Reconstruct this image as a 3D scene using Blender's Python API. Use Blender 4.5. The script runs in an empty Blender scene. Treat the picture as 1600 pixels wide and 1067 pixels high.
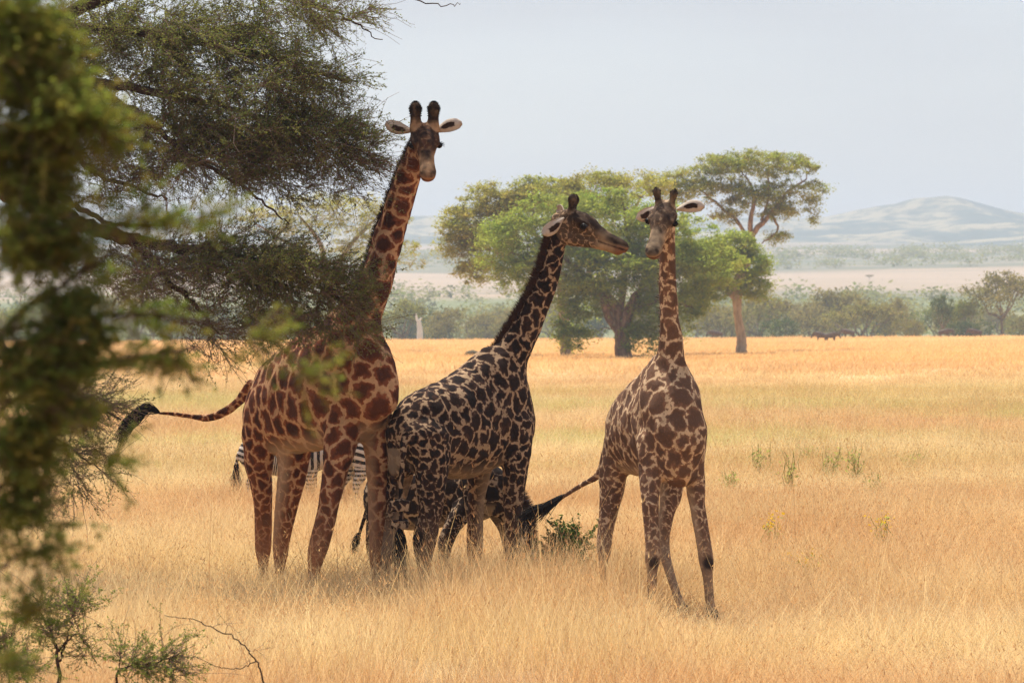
import bpy, math, random
import numpy as np
from mathutils import Vector, Matrix

scene = bpy.context.scene
COL = scene.collection
R = math.radians
F_PX = 5333.33          # focal length in pixels of a 1600 px wide frame
CAM_H = 2.95
HORIZON = 495.0

# ------------------------------------------------------------------ camera
cam_data = bpy.data.cameras.new('camera')
cam = bpy.data.objects.new('camera', cam_data)
COL.objects.link(cam)
scene.camera = cam
cam.location = (0, 0, CAM_H)
cam_data.sensor_width = 36.0
cam_data.lens = 120.0
cam.rotation_euler = (R(90) - math.atan(38.5 / F_PX), 0, 0)
cam_data.clip_start = 0.1
cam_data.clip_end = 30000
cam_data.dof.use_dof = True
cam_data.dof.focus_distance = 35.6
cam_data.dof.aperture_fstop = 6.3

# ------------------------------------------------------------------ sky + sun
SUN_EL, SUN_AZ = 65.0, -24.0       # elevation, azimuth measured from +Y towards +X
world = bpy.data.worlds.new('World')
scene.world = world
world.use_nodes = True
wn, wl = world.node_tree.nodes, world.node_tree.links
wn.clear()
w_out = wn.new('ShaderNodeOutputWorld')
w_bg = wn.new('ShaderNodeBackground')
w_sky = wn.new('ShaderNodeTexSky')
w_sky.sky_type = 'NISHITA'
w_sky.sun_disc = False
w_sky.sun_elevation = R(SUN_EL)
w_sky.sun_rotation = R(SUN_AZ)
w_sky.air_density = 1.0
w_sky.dust_density = 2.5
w_sky.ozone_density = 1.0
w_bg.inputs['Strength'].default_value = 0.15
# thin high cloud: a pale veil mixed over the blue
w_tc = wn.new('ShaderNodeTexCoord')
w_map = wn.new('ShaderNodeMapping'); w_map.inputs['Scale'].default_value = (2.0, 2.0, 9.0)
w_no = wn.new('ShaderNodeTexNoise'); w_no.inputs['Scale'].default_value = 1.6; w_no.inputs['Detail'].default_value = 4
w_ra = wn.new('ShaderNodeMapRange')
w_ra.inputs[1].default_value = 0.3; w_ra.inputs[2].default_value = 0.7
w_ra.inputs[3].default_value = 0.45; w_ra.inputs[4].default_value = 0.8
w_mx = wn.new('ShaderNodeMixRGB'); w_mx.inputs[2].default_value = (2.4, 2.36, 2.5, 1)
wl.new(w_tc.outputs['Generated'], w_map.inputs[0]); wl.new(w_map.outputs[0], w_no.inputs['Vector'])
wl.new(w_no.outputs['Fac'], w_ra.inputs[0]); wl.new(w_ra.outputs[0], w_mx.inputs[0])
wl.new(w_sky.outputs[0], w_mx.inputs[1]); wl.new(w_mx.outputs[0], w_bg.inputs['Color'])
wl.new(w_bg.outputs[0], w_out.inputs['Surface'])

sun_data = bpy.data.lights.new('sun', 'SUN')
sun = bpy.data.objects.new('sun', sun_data)
COL.objects.link(sun)
sun_data.energy = 4.8
sun_data.angle = R(0.6)
sun_data.color = (1.0, 0.95, 0.86)
SUN_DIR = Vector((math.sin(R(SUN_AZ)) * math.cos(R(SUN_EL)), math.cos(R(SUN_AZ)) * math.cos(R(SUN_EL)), math.sin(R(SUN_EL))))
sun.rotation_euler = SUN_DIR.to_track_quat('Z', 'Y').to_euler()
sun.location = (0, 60, 60)

# ------------------------------------------------------------------ view
scene.view_settings.view_transform = 'Standard'
scene.view_settings.look = 'None'
scene.view_settings.exposure = 0.58
scene.view_settings.gamma = 1.0
scene.view_settings.use_curve_mapping = False
scene.cycles.use_denoising = True
scene.cycles.denoising_prefilter = 'FAST'
scene.cycles.use_adaptive_sampling = True
scene.cycles.adaptive_threshold = 0.01
scene.cycles.max_bounces = 8
scene.cycles.diffuse_bounces = 3
scene.cycles.transmission_bounces = 4
scene.cycles.transparent_max_bounces = 12
scene.cycles.volume_bounces = 1
scene.cycles.volume_step_rate = 10.0
scene.cycles.sample_clamp_indirect = 4.0

# ------------------------------------------------------------------ helpers
def P(px, py, Y):
    """Point of the place seen at pixel (px, py) of the 1600 px photo, at distance Y."""
    return np.array([(px - 800.0) * Y / F_PX, Y, CAM_H + (HORIZON - py) * Y / F_PX])

def nrm(v):
    v = np.asarray(v, float)
    return v / (np.linalg.norm(v) + 1e-12)

def make_mesh(name, verts, tris=None, quads=None, smooth=False, mat=None, attrs=None):
    me = bpy.data.meshes.new(name)
    verts = np.asarray(verts, np.float32)
    tris = np.zeros((0, 3), np.int32) if tris is None else np.asarray(tris, np.int32).reshape(-1, 3)
    quads = np.zeros((0, 4), np.int32) if quads is None else np.asarray(quads, np.int32).reshape(-1, 4)
    nt, nq = len(tris), len(quads)
    me.vertices.add(len(verts)); me.vertices.foreach_set('co', verts.ravel())
    me.loops.add(nt * 3 + nq * 4)
    me.loops.foreach_set('vertex_index', np.concatenate([tris.ravel(), quads.ravel()]).astype(np.int32))
    me.polygons.add(nt + nq)
    ls = np.concatenate([np.arange(nt) * 3, nt * 3 + np.arange(nq) * 4]).astype(np.int32)
    me.polygons.foreach_set('loop_start', ls)
    if smooth:
        me.polygons.foreach_set('use_smooth', np.ones(nt + nq, bool))
    me.update(calc_edges=True)
    for k, v in (attrs or {}).items():
        a = me.attributes.new(k, 'FLOAT', 'POINT')
        a.data.foreach_set('value', np.asarray(v, np.float32))
    if mat is not None:
        me.materials.append(mat)
    return me

def link(name, me, parent=None, loc=None, **props):
    o = bpy.data.objects.new(name, me)
    COL.objects.link(o)
    if loc is not None: o.location = loc
    if parent is not None: o.parent = parent
    for k, v in props.items(): o[k] = v
    return o

def empty(name, loc, label, category, group=None):
    o = bpy.data.objects.new(name, None)
    COL.objects.link(o)
    o.location = [float(c) for c in loc]
    o.empty_display_size = 0.3
    o['label'] = label; o['category'] = category
    if group: o['group'] = group
    return o

class Geo:
    """Collects triangles and quads, then links them as ONE mesh object."""
    def __init__(self):
        self.v, self.t, self.q, self.a, self.n = [], [], [], [], 0
    def add(self, v, t=None, q=None, a=0.0):
        v = np.asarray(v, float).reshape(-1, 3)
        self.v.append(v)
        self.a.append(np.broadcast_to(np.asarray(a, float), (len(v),)))
        if t is not None and len(t): self.t.append(np.asarray(t) + self.n)
        if q is not None and len(q): self.q.append(np.asarray(q) + self.n)
        self.n += len(v)
    def tube(self, pts, rad, sides=6, a=0.0, cap=False):
        pts = np.asarray(pts, float); n = len(pts)
        rad = np.broadcast_to(np.asarray(rad, float), (n,))
        tg = np.gradient(pts, axis=0); tg /= np.linalg.norm(tg, axis=1)[:, None] + 1e-9
        ref = np.array([0.31, 0.17, 0.93]) if abs(tg[0] @ np.array([0.31, 0.17, 0.93])) < .9 else np.array([1.0, 0.1, 0])
        s = np.cross(tg, ref); s /= np.linalg.norm(s, axis=1)[:, None] + 1e-9
        u = np.cross(s, tg)
        th = np.arange(sides) * 2 * np.pi / sides
        ring = (s[:, None] * np.cos(th)[None, :, None] + u[:, None] * np.sin(th)[None, :, None]) * rad[:, None, None]
        v = (pts[:, None] + ring).reshape(-1, 3)
        i = np.arange(n - 1)[:, None] * sides; j = np.arange(sides)[None]; j2 = (j + 1) % sides
        q = np.stack([i + j, i + j2, i + sides + j2, i + sides + j], -1).reshape(-1, 4)
        self.add(v, q=q, a=a)
        if cap:
            self.add(np.vstack([v[-sides:], pts[-1]]), t=[(k, (k + 1) % sides, sides) for k in range(sides)], a=a)
    def mesh(self, name, mat, smooth=False, attr=None, origin=(0, 0, 0)):
        v = np.vstack(self.v) - np.asarray(origin)
        t = np.vstack(self.t) if self.t else None
        q = np.vstack(self.q) if self.q else None
        return make_mesh(name, v, t, q, smooth, mat, {attr: np.concatenate(self.a)} if attr else None)

def spline(pts, n):
    """Catmull-Rom through control rows (any width), n samples."""
    pts = np.asarray(pts, float)
    m = len(pts)
    if m == 2:
        t = np.linspace(0, 1, n)[:, None]
        return pts[0] * (1 - t) + pts[1] * t
    ext = np.vstack([2 * pts[0] - pts[1], pts, 2 * pts[-1] - pts[-2]])
    u = np.linspace(0, m - 1 - 1e-9, n); i = u.astype(int); f = (u - i)[:, None]
    p0, p1, p2, p3 = ext[i], ext[i + 1], ext[i + 2], ext[i + 3]
    return .5 * ((2 * p1) + (-p0 + p2) * f + (2 * p0 - 5 * p1 + 4 * p2 - p3) * f ** 2 + (-p0 + 3 * p1 - 3 * p2 + p3) * f ** 3)

_rn = np.random.RandomState(5)
_TAB = _rn.rand(32, 32, 32)
def vnoise(p, scale=1.0, seed=0):
    """Tileable trilinear value noise in 0..1 for an (N,3) array."""
    q = np.asarray(p, float) * scale + seed * 7.31
    i = np.floor(q).astype(int); f = q - i; f = f * f * (3 - 2 * f)
    i &= 31; j = (i + 1) & 31
    x0, y0, z0 = i.T; x1, y1, z1 = j.T; fx, fy, fz = f.T
    L = lambda a, b, t: a + (b - a) * t
    return L(L(L(_TAB[x0, y0, z0], _TAB[x1, y0, z0], fx), L(_TAB[x0, y1, z0], _TAB[x1, y1, z0], fx), fy),
             L(L(_TAB[x0, y0, z1], _TAB[x1, y0, z1], fx), L(_TAB[x0, y1, z1], _TAB[x1, y1, z1], fx), fy), fz)

# ------------------------------------------------------------------ materials
class Mat:
    def __init__(self, name):
        self.m = bpy.data.materials.new(name); self.m.use_nodes = True
        self.n, self.l = self.m.node_tree.nodes, self.m.node_tree.links
        self.n.clear()
        self.out = self.n.new('ShaderNodeOutputMaterial')
    def node(self, t, **kw):
        x = self.n.new(t)
        for k, v in kw.items(): setattr(x, k, v)
        return x
    def put(self, x, key, val):
        s = x.inputs[key]
        if isinstance(val, bpy.types.NodeSocket): self.l.new(val, s)
        else: s.default_value = val
    def attr(self, name):
        return self.node('ShaderNodeAttribute', attribute_name=name).outputs['Fac']
    def noise(self, scale, detail=3, vec=None, rough=0.55, color=False, dist=0.0):
        x = self.node('ShaderNodeTexNoise')
        self.put(x, 'Scale', scale); self.put(x, 'Detail', detail); self.put(x, 'Roughness', rough); self.put(x, 'Distortion', dist)
        if vec is not None: self.l.new(vec, x.inputs['Vector'])
        return x.outputs['Color' if color else 'Fac']
    def coord(self, kind='Object', scale=None):
        c = self.node('ShaderNodeNewGeometry').outputs['Position'] if kind == 'World' else self.node('ShaderNodeTexCoord').outputs[kind]
        if scale is not None:
            m = self.node('ShaderNodeMapping'); self.l.new(c, m.inputs[0]); m.inputs['Scale'].default_value = scale
            c = m.outputs[0]
        return c
    def math(self, op, a, b=0.0, c=0.0, clamp=False):
        x = self.node('ShaderNodeMath', operation=op, use_clamp=clamp)
        self.put(x, 0, a); self.put(x, 1, b); self.put(x, 2, c)
        return x.outputs[0]
    def ramp(self, v, lo, hi, a=0.0, b=1.0, smooth=True):
        x = self.node('ShaderNodeMapRange')
        if smooth: x.interpolation_type = 'SMOOTHSTEP'
        self.put(x, 0, v); self.put(x, 1, lo); self.put(x, 2, hi); self.put(x, 3, a); self.put(x, 4, b)
        return x.outputs[0]
    def mix(self, f, a, b, mode='MIX'):
        x = self.node('ShaderNodeMixRGB', blend_type=mode)
        self.put(x, 0, f)
        for k, v in ((1, a), (2, b)):
            if isinstance(v, bpy.types.NodeSocket): self.l.new(v, x.inputs[k])
            else: x.inputs[k].default_value = (*v, 1)
        return x.outputs[0]
    def principled(self, color, rough=0.8, spec=0.3, bump=None, bump_h=0.01, sheen=0.0, emit=None):
        b = self.node('ShaderNodeBsdfPrincipled')
        if isinstance(color, bpy.types.NodeSocket): self.l.new(color, b.inputs['Base Color'])
        else: b.inputs['Base Color'].default_value = (*color, 1)
        self.put(b, 'Roughness', rough); self.put(b, 'Specular IOR Level', spec)
        if sheen: self.put(b, 'Sheen Weight', sheen)
        if bump is not None:
            bp = self.node('ShaderNodeBump'); self.put(bp, 'Height', bump); self.put(bp, 'Distance', bump_h); self.put(bp, 'Strength', 1.0)
            self.l.new(bp.outputs[0], b.inputs['Normal'])
        self.l.new(b.outputs[0], self.out.inputs['Surface'])
        return b
    def leafy(self, color, trans=0.5, tcolor=None):
        d = self.node('ShaderNodeBsdfDiffuse'); t = self.node('ShaderNodeBsdfTranslucent'); m = self.node('ShaderNodeMixShader')
        for x, c in ((d, color), (t, tcolor if tcolor is not None else color)):
            if isinstance(c, bpy.types.NodeSocket): self.l.new(c, x.inputs['Color'])
            else: x.inputs['Color'].default_value = (*c, 1)
        m.inputs[0].default_value = trans
        self.l.new(d.outputs[0], m.inputs[1]); self.l.new(t.outputs[0], m.inputs[2])
        self.l.new(m.outputs[0], self.out.inputs['Surface'])

def foliage_mat(name, c1, c2, c3, scale=1.0, trans=0.45):
    m = Mat(name)
    n1 = m.noise(0.35 * scale, 2, m.coord('World'))
    n2 = m.noise(3.0 * scale, 2, m.coord('World'))
    a = m.attr('tint')
    c = m.mix(m.ramp(n1, .38, .62), c1, c2)
    c = m.mix(m.math('MULTIPLY', m.ramp(n2, .45, .75), .7), c, c3)
    c = m.mix(m.ramp(a, 0, 1, 0.0, 0.75), c, c3)
    m.leafy(c, trans, m.mix(1.0, c, (1.25, 1.2, .75), 'MULTIPLY'))
    return m.m

def bark_mat(name, c1, c2, scale=6):
    m = Mat(name)
    co = m.coord('Object', (1, 1, .25))
    n = m.noise(scale, 5, co)
    c = m.mix(m.ramp(n, .35, .7), c1, c2)
    m.principled(c, .9, .2, bump=n, bump_h=.03)
    return m.m
# ================================================================== animals
def surface_nets(F, origin, h):
    """Vectorised surface nets: quads on the zero level of F (negative inside)."""
    nx, ny, nz = F.shape
    ins = F < 0
    c = ins[:-1, :-1, :-1].astype(np.int8)
    tot = np.zeros_like(c)
    for dx in (0, 1):
        for dy in (0, 1):
            for dz in (0, 1):
                tot += ins[dx:nx - 1 + dx, dy:ny - 1 + dy, dz:nz - 1 + dz]
    act = (tot > 0) & (tot < 8)
    idx = np.argwhere(act)
    vid = np.full(act.shape, -1, np.int32); vid[act] = np.arange(len(idx))
    acc = np.zeros((len(idx), 3)); cnt = np.zeros(len(idx))
    corners = [(a, b, d) for a in (0, 1) for b in (0, 1) for d in (0, 1)]
    val = {k: F[idx[:, 0] + k[0], idx[:, 1] + k[1], idx[:, 2] + k[2]].astype(float) for k in corners}
    for k in corners:
        for ax in range(3):
            if k[ax] == 1: continue
            k2 = list(k); k2[ax] = 1; k2 = tuple(k2)
            a, b = val[k], val[k2]
            m = (a < 0) != (b < 0)
            t = np.where(m, a / np.where(m, a - b, 1), 0)
            p = np.zeros((len(idx), 3)) + np.array(k); p[:, ax] += t
            acc += p * m[:, None]; cnt += m
    v = (idx + acc / cnt[:, None]) * h + origin
    quads = []
    for ax in range(3):
        sl0 = [slice(None)] * 3; sl1 = [slice(None)] * 3
        sl0[ax] = slice(0, -1); sl1[ax] = slice(1, None)
        a, b = ins[tuple(sl0)], ins[tuple(sl1)]
        e = np.argwhere(a != b)
        u, w = [(1, 2), (2, 0), (0, 1)][ax]
        ok = (e[:, u] > 0) & (e[:, w] > 0) & (e[:, u] < F.shape[u] - 1) & (e[:, w] < F.shape[w] - 1)
        e = e[ok]
        du = np.zeros(3, int); dw = np.zeros(3, int); du[u] = 1; dw[w] = 1
        g = lambda x: vid[x[:, 0], x[:, 1], x[:, 2]]
        q = np.stack([g(e - du - dw), g(e - dw), g(e), g(e - du)], 1)
        flip = ~a[tuple(e.T)]
        q[flip] = q[flip][:, ::-1]
        quads.append(q)
    return v, np.vstack(quads)

def smooth_verts(v, quads, it=2, lam=.5):
    e = np.vstack([quads[:, [0, 1]], quads[:, [1, 2]], quads[:, [2, 3]], quads[:, [3, 0]]])
    n = len(v)
    deg = np.bincount(e[:, 0], minlength=n) + np.bincount(e[:, 1], minlength=n)
    for _ in range(it):
        s = np.zeros_like(v)
        for k in range(3):
            s[:, k] = np.bincount(e[:, 0], v[e[:, 1], k], n) + np.bincount(e[:, 1], v[e[:, 0], k], n)
        v = v + lam * (s / deg[:, None] - v)
    return v

def nrm_field(v, q):
    n = np.cross(v[q[:, 2]] - v[q[:, 0]], v[q[:, 3]] - v[q[:, 1]])
    r = np.zeros_like(v)
    for k in range(3):
        for c in range(4):
            r[:, k] += np.bincount(q[:, c], n[:, k], len(v))
    return r / (np.linalg.norm(r, axis=1)[:, None] + 1e-12)

class Chain:
    """A run of elliptical cross-sections: rows of (x,y,z, r_side, r_up)."""
    def __init__(self, zone, rows, up, k=.05, n=None, side=None):
        rows = [list(p) + list(r) for p, r in rows]
        ln = sum(np.linalg.norm(np.subtract(rows[i][:3], rows[i + 1][:3])) for i in range(len(rows) - 1))
        n = n or max(len(rows) * 3, int(ln / .06) + 2)
        s = spline(rows, min(n, 44))
        self.c, self.r = s[:, :3], np.maximum(s[:, 3:], .004)
        self.zone, self.k, self.up = zone, k, np.asarray(up, float)
        t = np.gradient(self.c, axis=0); t /= np.linalg.norm(t, axis=1)[:, None] + 1e-9
        self.t = t
        sd = np.cross(self.up[None], t); sd /= np.linalg.norm(sd, axis=1)[:, None] + 1e-9
        self.s = sd; self.u = np.cross(t, sd)
        self.cum = np.linspace(0, 1, len(self.c))

def build_sdf(chains, h):
    allp = np.vstack([c.c for c in chains]); rr = max(c.r.max() for c in chains)
    lo = np.min([(c.c - c.r.max(1)[:, None]).min(0) for c in chains], 0) - .08
    hi = np.max([(c.c + c.r.max(1)[:, None]).max(0) for c in chains], 0) + .08
    shape = np.ceil((hi - lo) / h).astype(int) + 1
    F = np.full(shape, .5, np.float32)
    for ch in chains:
        m = .04 + ch.k
        rm = ch.r.max(1)[:, None] + m
        a0 = np.maximum(((ch.c - rm).min(0) - lo) / h, 0).astype(int)
        a1 = np.minimum(((ch.c + rm).max(0) - lo) / h + 1, shape).astype(int)
        L = np.full(a1 - a0, .5, np.float32)
        for i in range(len(ch.c) - 1):
            A, B = ch.c[i], ch.c[i + 1]
            r = max(ch.r[i].max(), ch.r[i + 1].max()) + m
            b0 = np.maximum((np.minimum(A, B) - r - lo) / h, a0).astype(int)
            b1 = np.minimum((np.maximum(A, B) + r - lo) / h + 1, a1).astype(int)
            ax = [(np.arange(b0[k], b1[k]) * h + lo[k]).astype(np.float32) for k in range(3)]
            if min(len(a) for a in ax) == 0: continue
            X, Y, Z = np.meshgrid(*ax, indexing='ij', sparse=True)
            ba = B - A; bb = max(ba @ ba, 1e-9); ln = math.sqrt(bb)
            px, py, pz = X - A[0], Y - A[1], Z - A[2]
            tt = (px * ba[0] + py * ba[1] + pz * ba[2]) / bb
            hh = np.clip(tt, 0, 1)
            s, u = (ch.s[i] + ch.s[i + 1]) / 2, (ch.u[i] + ch.u[i + 1]) / 2
            ds = px * s[0] + py * s[1] + pz * s[2] - hh * (ba @ s)
            du = px * u[0] + py * u[1] + pz * u[2] - hh * (ba @ u)
            dt = (tt - hh) * ln
            ra = ch.r[i, 0] + (ch.r[i + 1, 0] - ch.r[i, 0]) * hh
            rb = ch.r[i, 1] + (ch.r[i + 1, 1] - ch.r[i, 1]) * hh
            rt = np.minimum(ra, rb)
            q = np.sqrt((ds / ra) ** 2 + (du / rb) ** 2 + (dt / rt) ** 2)
            sd = (q - 1) * np.minimum(ra, rb)
            sl = tuple(slice(b0[k] - a0[k], b1[k] - a0[k]) for k in range(3))
            L[sl] = np.minimum(L[sl], sd)
        sl = tuple(slice(a0[k], a1[k]) for k in range(3))
        G = F[sl]; k = ch.k
        hm = np.maximum(k - np.abs(G - L), 0) / k
        F[sl] = np.minimum(G, L) - hm * hm * k * .25
    return F, lo

def zones(v, chains):
    """Nearest chain, parameter along it, and (side, up) offsets in units of its radius."""
    best = np.full(len(v), 1e9); zi = np.zeros(len(v), int); tt = np.zeros(len(v)); off = np.zeros((len(v), 2))
    for ci, ch in enumerate(chains):
        for b in range(0, len(v), 20000):
            p = v[b:b + 20000]
            d = p[:, None] - ch.c[None]
            ds = (d * ch.s).sum(-1) / ch.r[:, 0]; du = (d * ch.u).sum(-1) / ch.r[:, 1]; dt = (d * ch.t).sum(-1) / ch.r.min(1)
            q = np.sqrt(ds ** 2 + du ** 2 + dt ** 2)
            j = q.argmin(1); ar = np.arange(len(p))
            qq = (q[ar, j] - 1) * ch.r[j].min(1)
            m = qq < best[b:b + 20000]
            ii = np.where(m)[0] + b
            best[ii] = qq[m]; zi[ii] = ci; tt[ii] = ch.cum[j][m]
            off[ii, 0] = ds[ar, j][m]; off[ii, 1] = du[ar, j][m]
    return zi, tt, off

def cell_pattern(v, size, rng, warp=.03, ncand=9000):
    """Weighted Voronoi cells over the surface: 0 at a cell border, about 1 at its seed."""
    p = v.copy()
    for k in range(3):
        p[:, k] += warp * 2 * (vnoise(v, 7.0, 3 + k) - .5) + warp * 1.7 * (vnoise(v, 17.0, 13 + k) - .5) + warp * .8 * (vnoise(v, 37.0, 23 + k) - .5)
    cand = rng.permutation(len(p))[:ncand]
    S = np.zeros((0, 3)); W = np.zeros(0); sp, sw = [], []
    for c in cand:
        w = size[c]
        if len(sp):
            d = np.linalg.norm(np.asarray(sp[-1200:]) - p[c], axis=1)
            if (d < (np.asarray(sw[-1200:]) + w) * .5 * .92).any(): continue
        sp.append(p[c]); sw.append(w)
    S, W = np.array(sp), np.array(sw)
    W = W * (0.9 + .25 * rng.rand(len(W)))
    e = np.zeros(len(p)); sid = np.zeros(len(p), int)
    for b in range(0, len(p), 8000):
        d = np.sqrt(((p[b:b + 8000, None] - S[None]) ** 2).sum(-1)) / W
        k = np.argpartition(d, 1, axis=1)[:, :2]
        ar = np.arange(len(d))
        d0, d1 = d[ar, k[:, 0]], d[ar, k[:, 1]]
        e[b:b + 8000] = np.abs(d1 - d0); sid[b:b + 8000] = np.where(d0 < d1, k[:, 0], k[:, 1])
    return e, rng.rand(len(S))[sid]

def coat_mat(name, ground, rim, core, belly, jag=.22, width=.2, soft=.05, lowleg=(.032, .018, .013), red=(.30, .12, .05)):
    m = Mat(name)
    co = m.coord('Object')
    e = m.attr('edge'); pat = m.attr('pat'); dk = m.attr('dark'); wm = m.attr('warm'); pl = m.attr('pale'); cv = m.attr('cell')
    n1 = m.noise(26, 3, co, .6); n2 = m.noise(9, 2, co); n3 = m.noise(60, 3, co)
    n1c = m.math('SUBTRACT', n1, .5)
    ee = m.math('MULTIPLY_ADD', n1c, jag * 2, e)
    ee = m.math('MULTIPLY_ADD', m.math('SUBTRACT', n3, .5), jag * .5, ee)
    mask = m.ramp(ee, width - soft, width + soft)
    mask = m.math('MULTIPLY', mask, pat)
    g = m.mix(m.ramp(n2, .35, .65), ground, tuple(c * .78 for c in ground))
    g = m.mix(pl, g, belly)
    patch = m.mix(m.ramp(m.math('MULTIPLY_ADD', n1c, .5, e), width, width + .42), rim, core)
    patch = m.mix(m.math('MULTIPLY', cv, .35), patch, rim)
    patch = m.mix(m.math('MULTIPLY', m.ramp(n3, .55, .8), .3), patch, tuple(min(1, c * 2.1) for c in rim))
    c = m.mix(mask, g, patch)
    c = m.mix(wm, c, red)
    c = m.mix(m.math('MULTIPLY', dk, m.ramp(n2, .2, .6, .78, 1.0)), c, lowleg)
    hair = m.noise(140, 2, m.coord('Object', (1, 1, .35)))
    c = m.mix(m.ramp(hair, .3, .7, 0, .28), c, m.mix(1.0, c, (.55, .5, .5), 'MULTIPLY'))
    m.principled(c, .85, .08, bump=m.math('ADD', hair, n1), bump_h=.006)
    return m.m

M_HAIR_BLACK = (lambda m: (m.principled(m.mix(m.noise(30, 2, m.coord('Object')), (.006, .005, .006), (.018, .012, .010)), .7, .12), m.m)[1])(Mat('black_hair'))
M_HAIR_RED = (lambda m: (m.principled(m.mix(m.noise(14, 2, m.coord('Object')), (.028, .010, .006), (.10, .036, .018)), .7, .3), m.m)[1])(Mat('mane_hair'))
M_EYE = (lambda m: (m.principled((.006, .004, .004), .5, .15), m.m)[1])(Mat('eye'))
def _earmat():
    m = Mat('ear')
    a = m.attr('dark'); n = m.noise(30, 3, m.coord('Object'))
    v = m.math('ADD', a, m.math('MULTIPLY', m.math('SUBTRACT', n, .5), .5))
    c = m.mix(m.ramp(v, .35, .6), m.mix(n, (.70, .62, .53), (.50, .38, .28)), (.03, .018, .014))
    m.leafy(c, .15, (.5, .30, .2))
    return m.m
M_EAR = _earmat()

def hair_cards(G, roots, dirs, length, width, rng, jitter=.25, droop=0.0, seg=3):
    for r0, d0, L in zip(roots, dirs, np.broadcast_to(length, (len(roots),))):
        d = nrm(d0 + rng.normal(0, jitter, 3)); s = nrm(np.cross(d, rng.normal(0, 1, 3))) * width * .5
        pts = []; p = np.array(r0, float)
        for i in range(seg + 1):
            f = 1 - i / seg
            pts.append(p - s * (f + .05)); pts.append(p + s * (f + .05))
            d = nrm(d + np.array([0, 0, -droop])); p = p + d * L / seg
        q = [(2 * i, 2 * i + 1, 2 * i + 3, 2 * i + 2) for i in range(seg)]
        G.add(pts, q=q)

def ear_mesh(L=.24, W=.055):
    """Leaf shaped, cupped ear along +X, open towards -Y, with a skin thickness."""
    vs, at = [], []
    nu, nv = 9, 7
    for off in (0.0, .008):
        for i in range(nu):
            u = i / (nu - 1); w = W * math.sqrt(max(.004, 1 - ((u - .56) / .585) ** 2 if u < .56 else 1 - ((u - .56) / .45) ** 2.6)) * (1 if u > .5 else .55 + .9 * u)
            for j in range(nv):
                v = -1 + 2 * j / (nv - 1)
                vs.append((u * L, off + .035 * v * v * (1 - .5 * u) - .012 * math.sin(u * 3), v * w + .02 * math.sin(u * 2.5)))
                dm = (1.0 if (.25 < u < .72 and -.25 < v < .35) else (.45 if .2 < u < .8 and -.5 < v < .5 else 0)) if off == 0 else .25
                at.append(dm)
    q = []
    for o in (0, nu * nv):
        for i in range(nu - 1):
            for j in range(nv - 1):
                a = o + i * nv + j
                f = (a, a + 1, a + nv + 1, a + nv)
                q.append(f if o else f[::-1])
    N = nu * nv
    for i in range(nu - 1):
        for j in (0, nv - 1):
            a = i * nv + j; q.append((a, a + nv, a + nv + N, a + N))
    for j in range(nv - 1):
        a = (nu - 1) * nv + j; q.append((a, a + 1, a + 1 + N, a + N))
    return make_mesh('ear', vs, quads=q, smooth=True, mat=M_EAR, attrs={'dark': at})

def ball_mesh(name, r, mat, seg=12):
    vs, q = [], []
    for i in range(seg // 2 + 1):
        a = math.pi * i / (seg // 2)
        for j in range(seg):
            b = 2 * math.pi * j / seg
            vs.append((r * math.sin(a) * math.cos(b), r * math.sin(a) * math.sin(b), r * math.cos(a)))
    for i in range(seg // 2):
        for j in range(seg):
            q.append((i * seg + j, i * seg + (j + 1) % seg, (i + 1) * seg + (j + 1) % seg, (i + 1) * seg + j))
    return make_mesh(name, vs, quads=q, smooth=True, mat=mat)

def frame_matrix(x, y, z, loc):
    M = Matrix.Identity(4)
    for k, a in enumerate((x, y, z)):
        for i in range(3): M[i][k] = a[i]
    M.translation = Vector([float(c) for c in loc])
    return M

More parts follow.
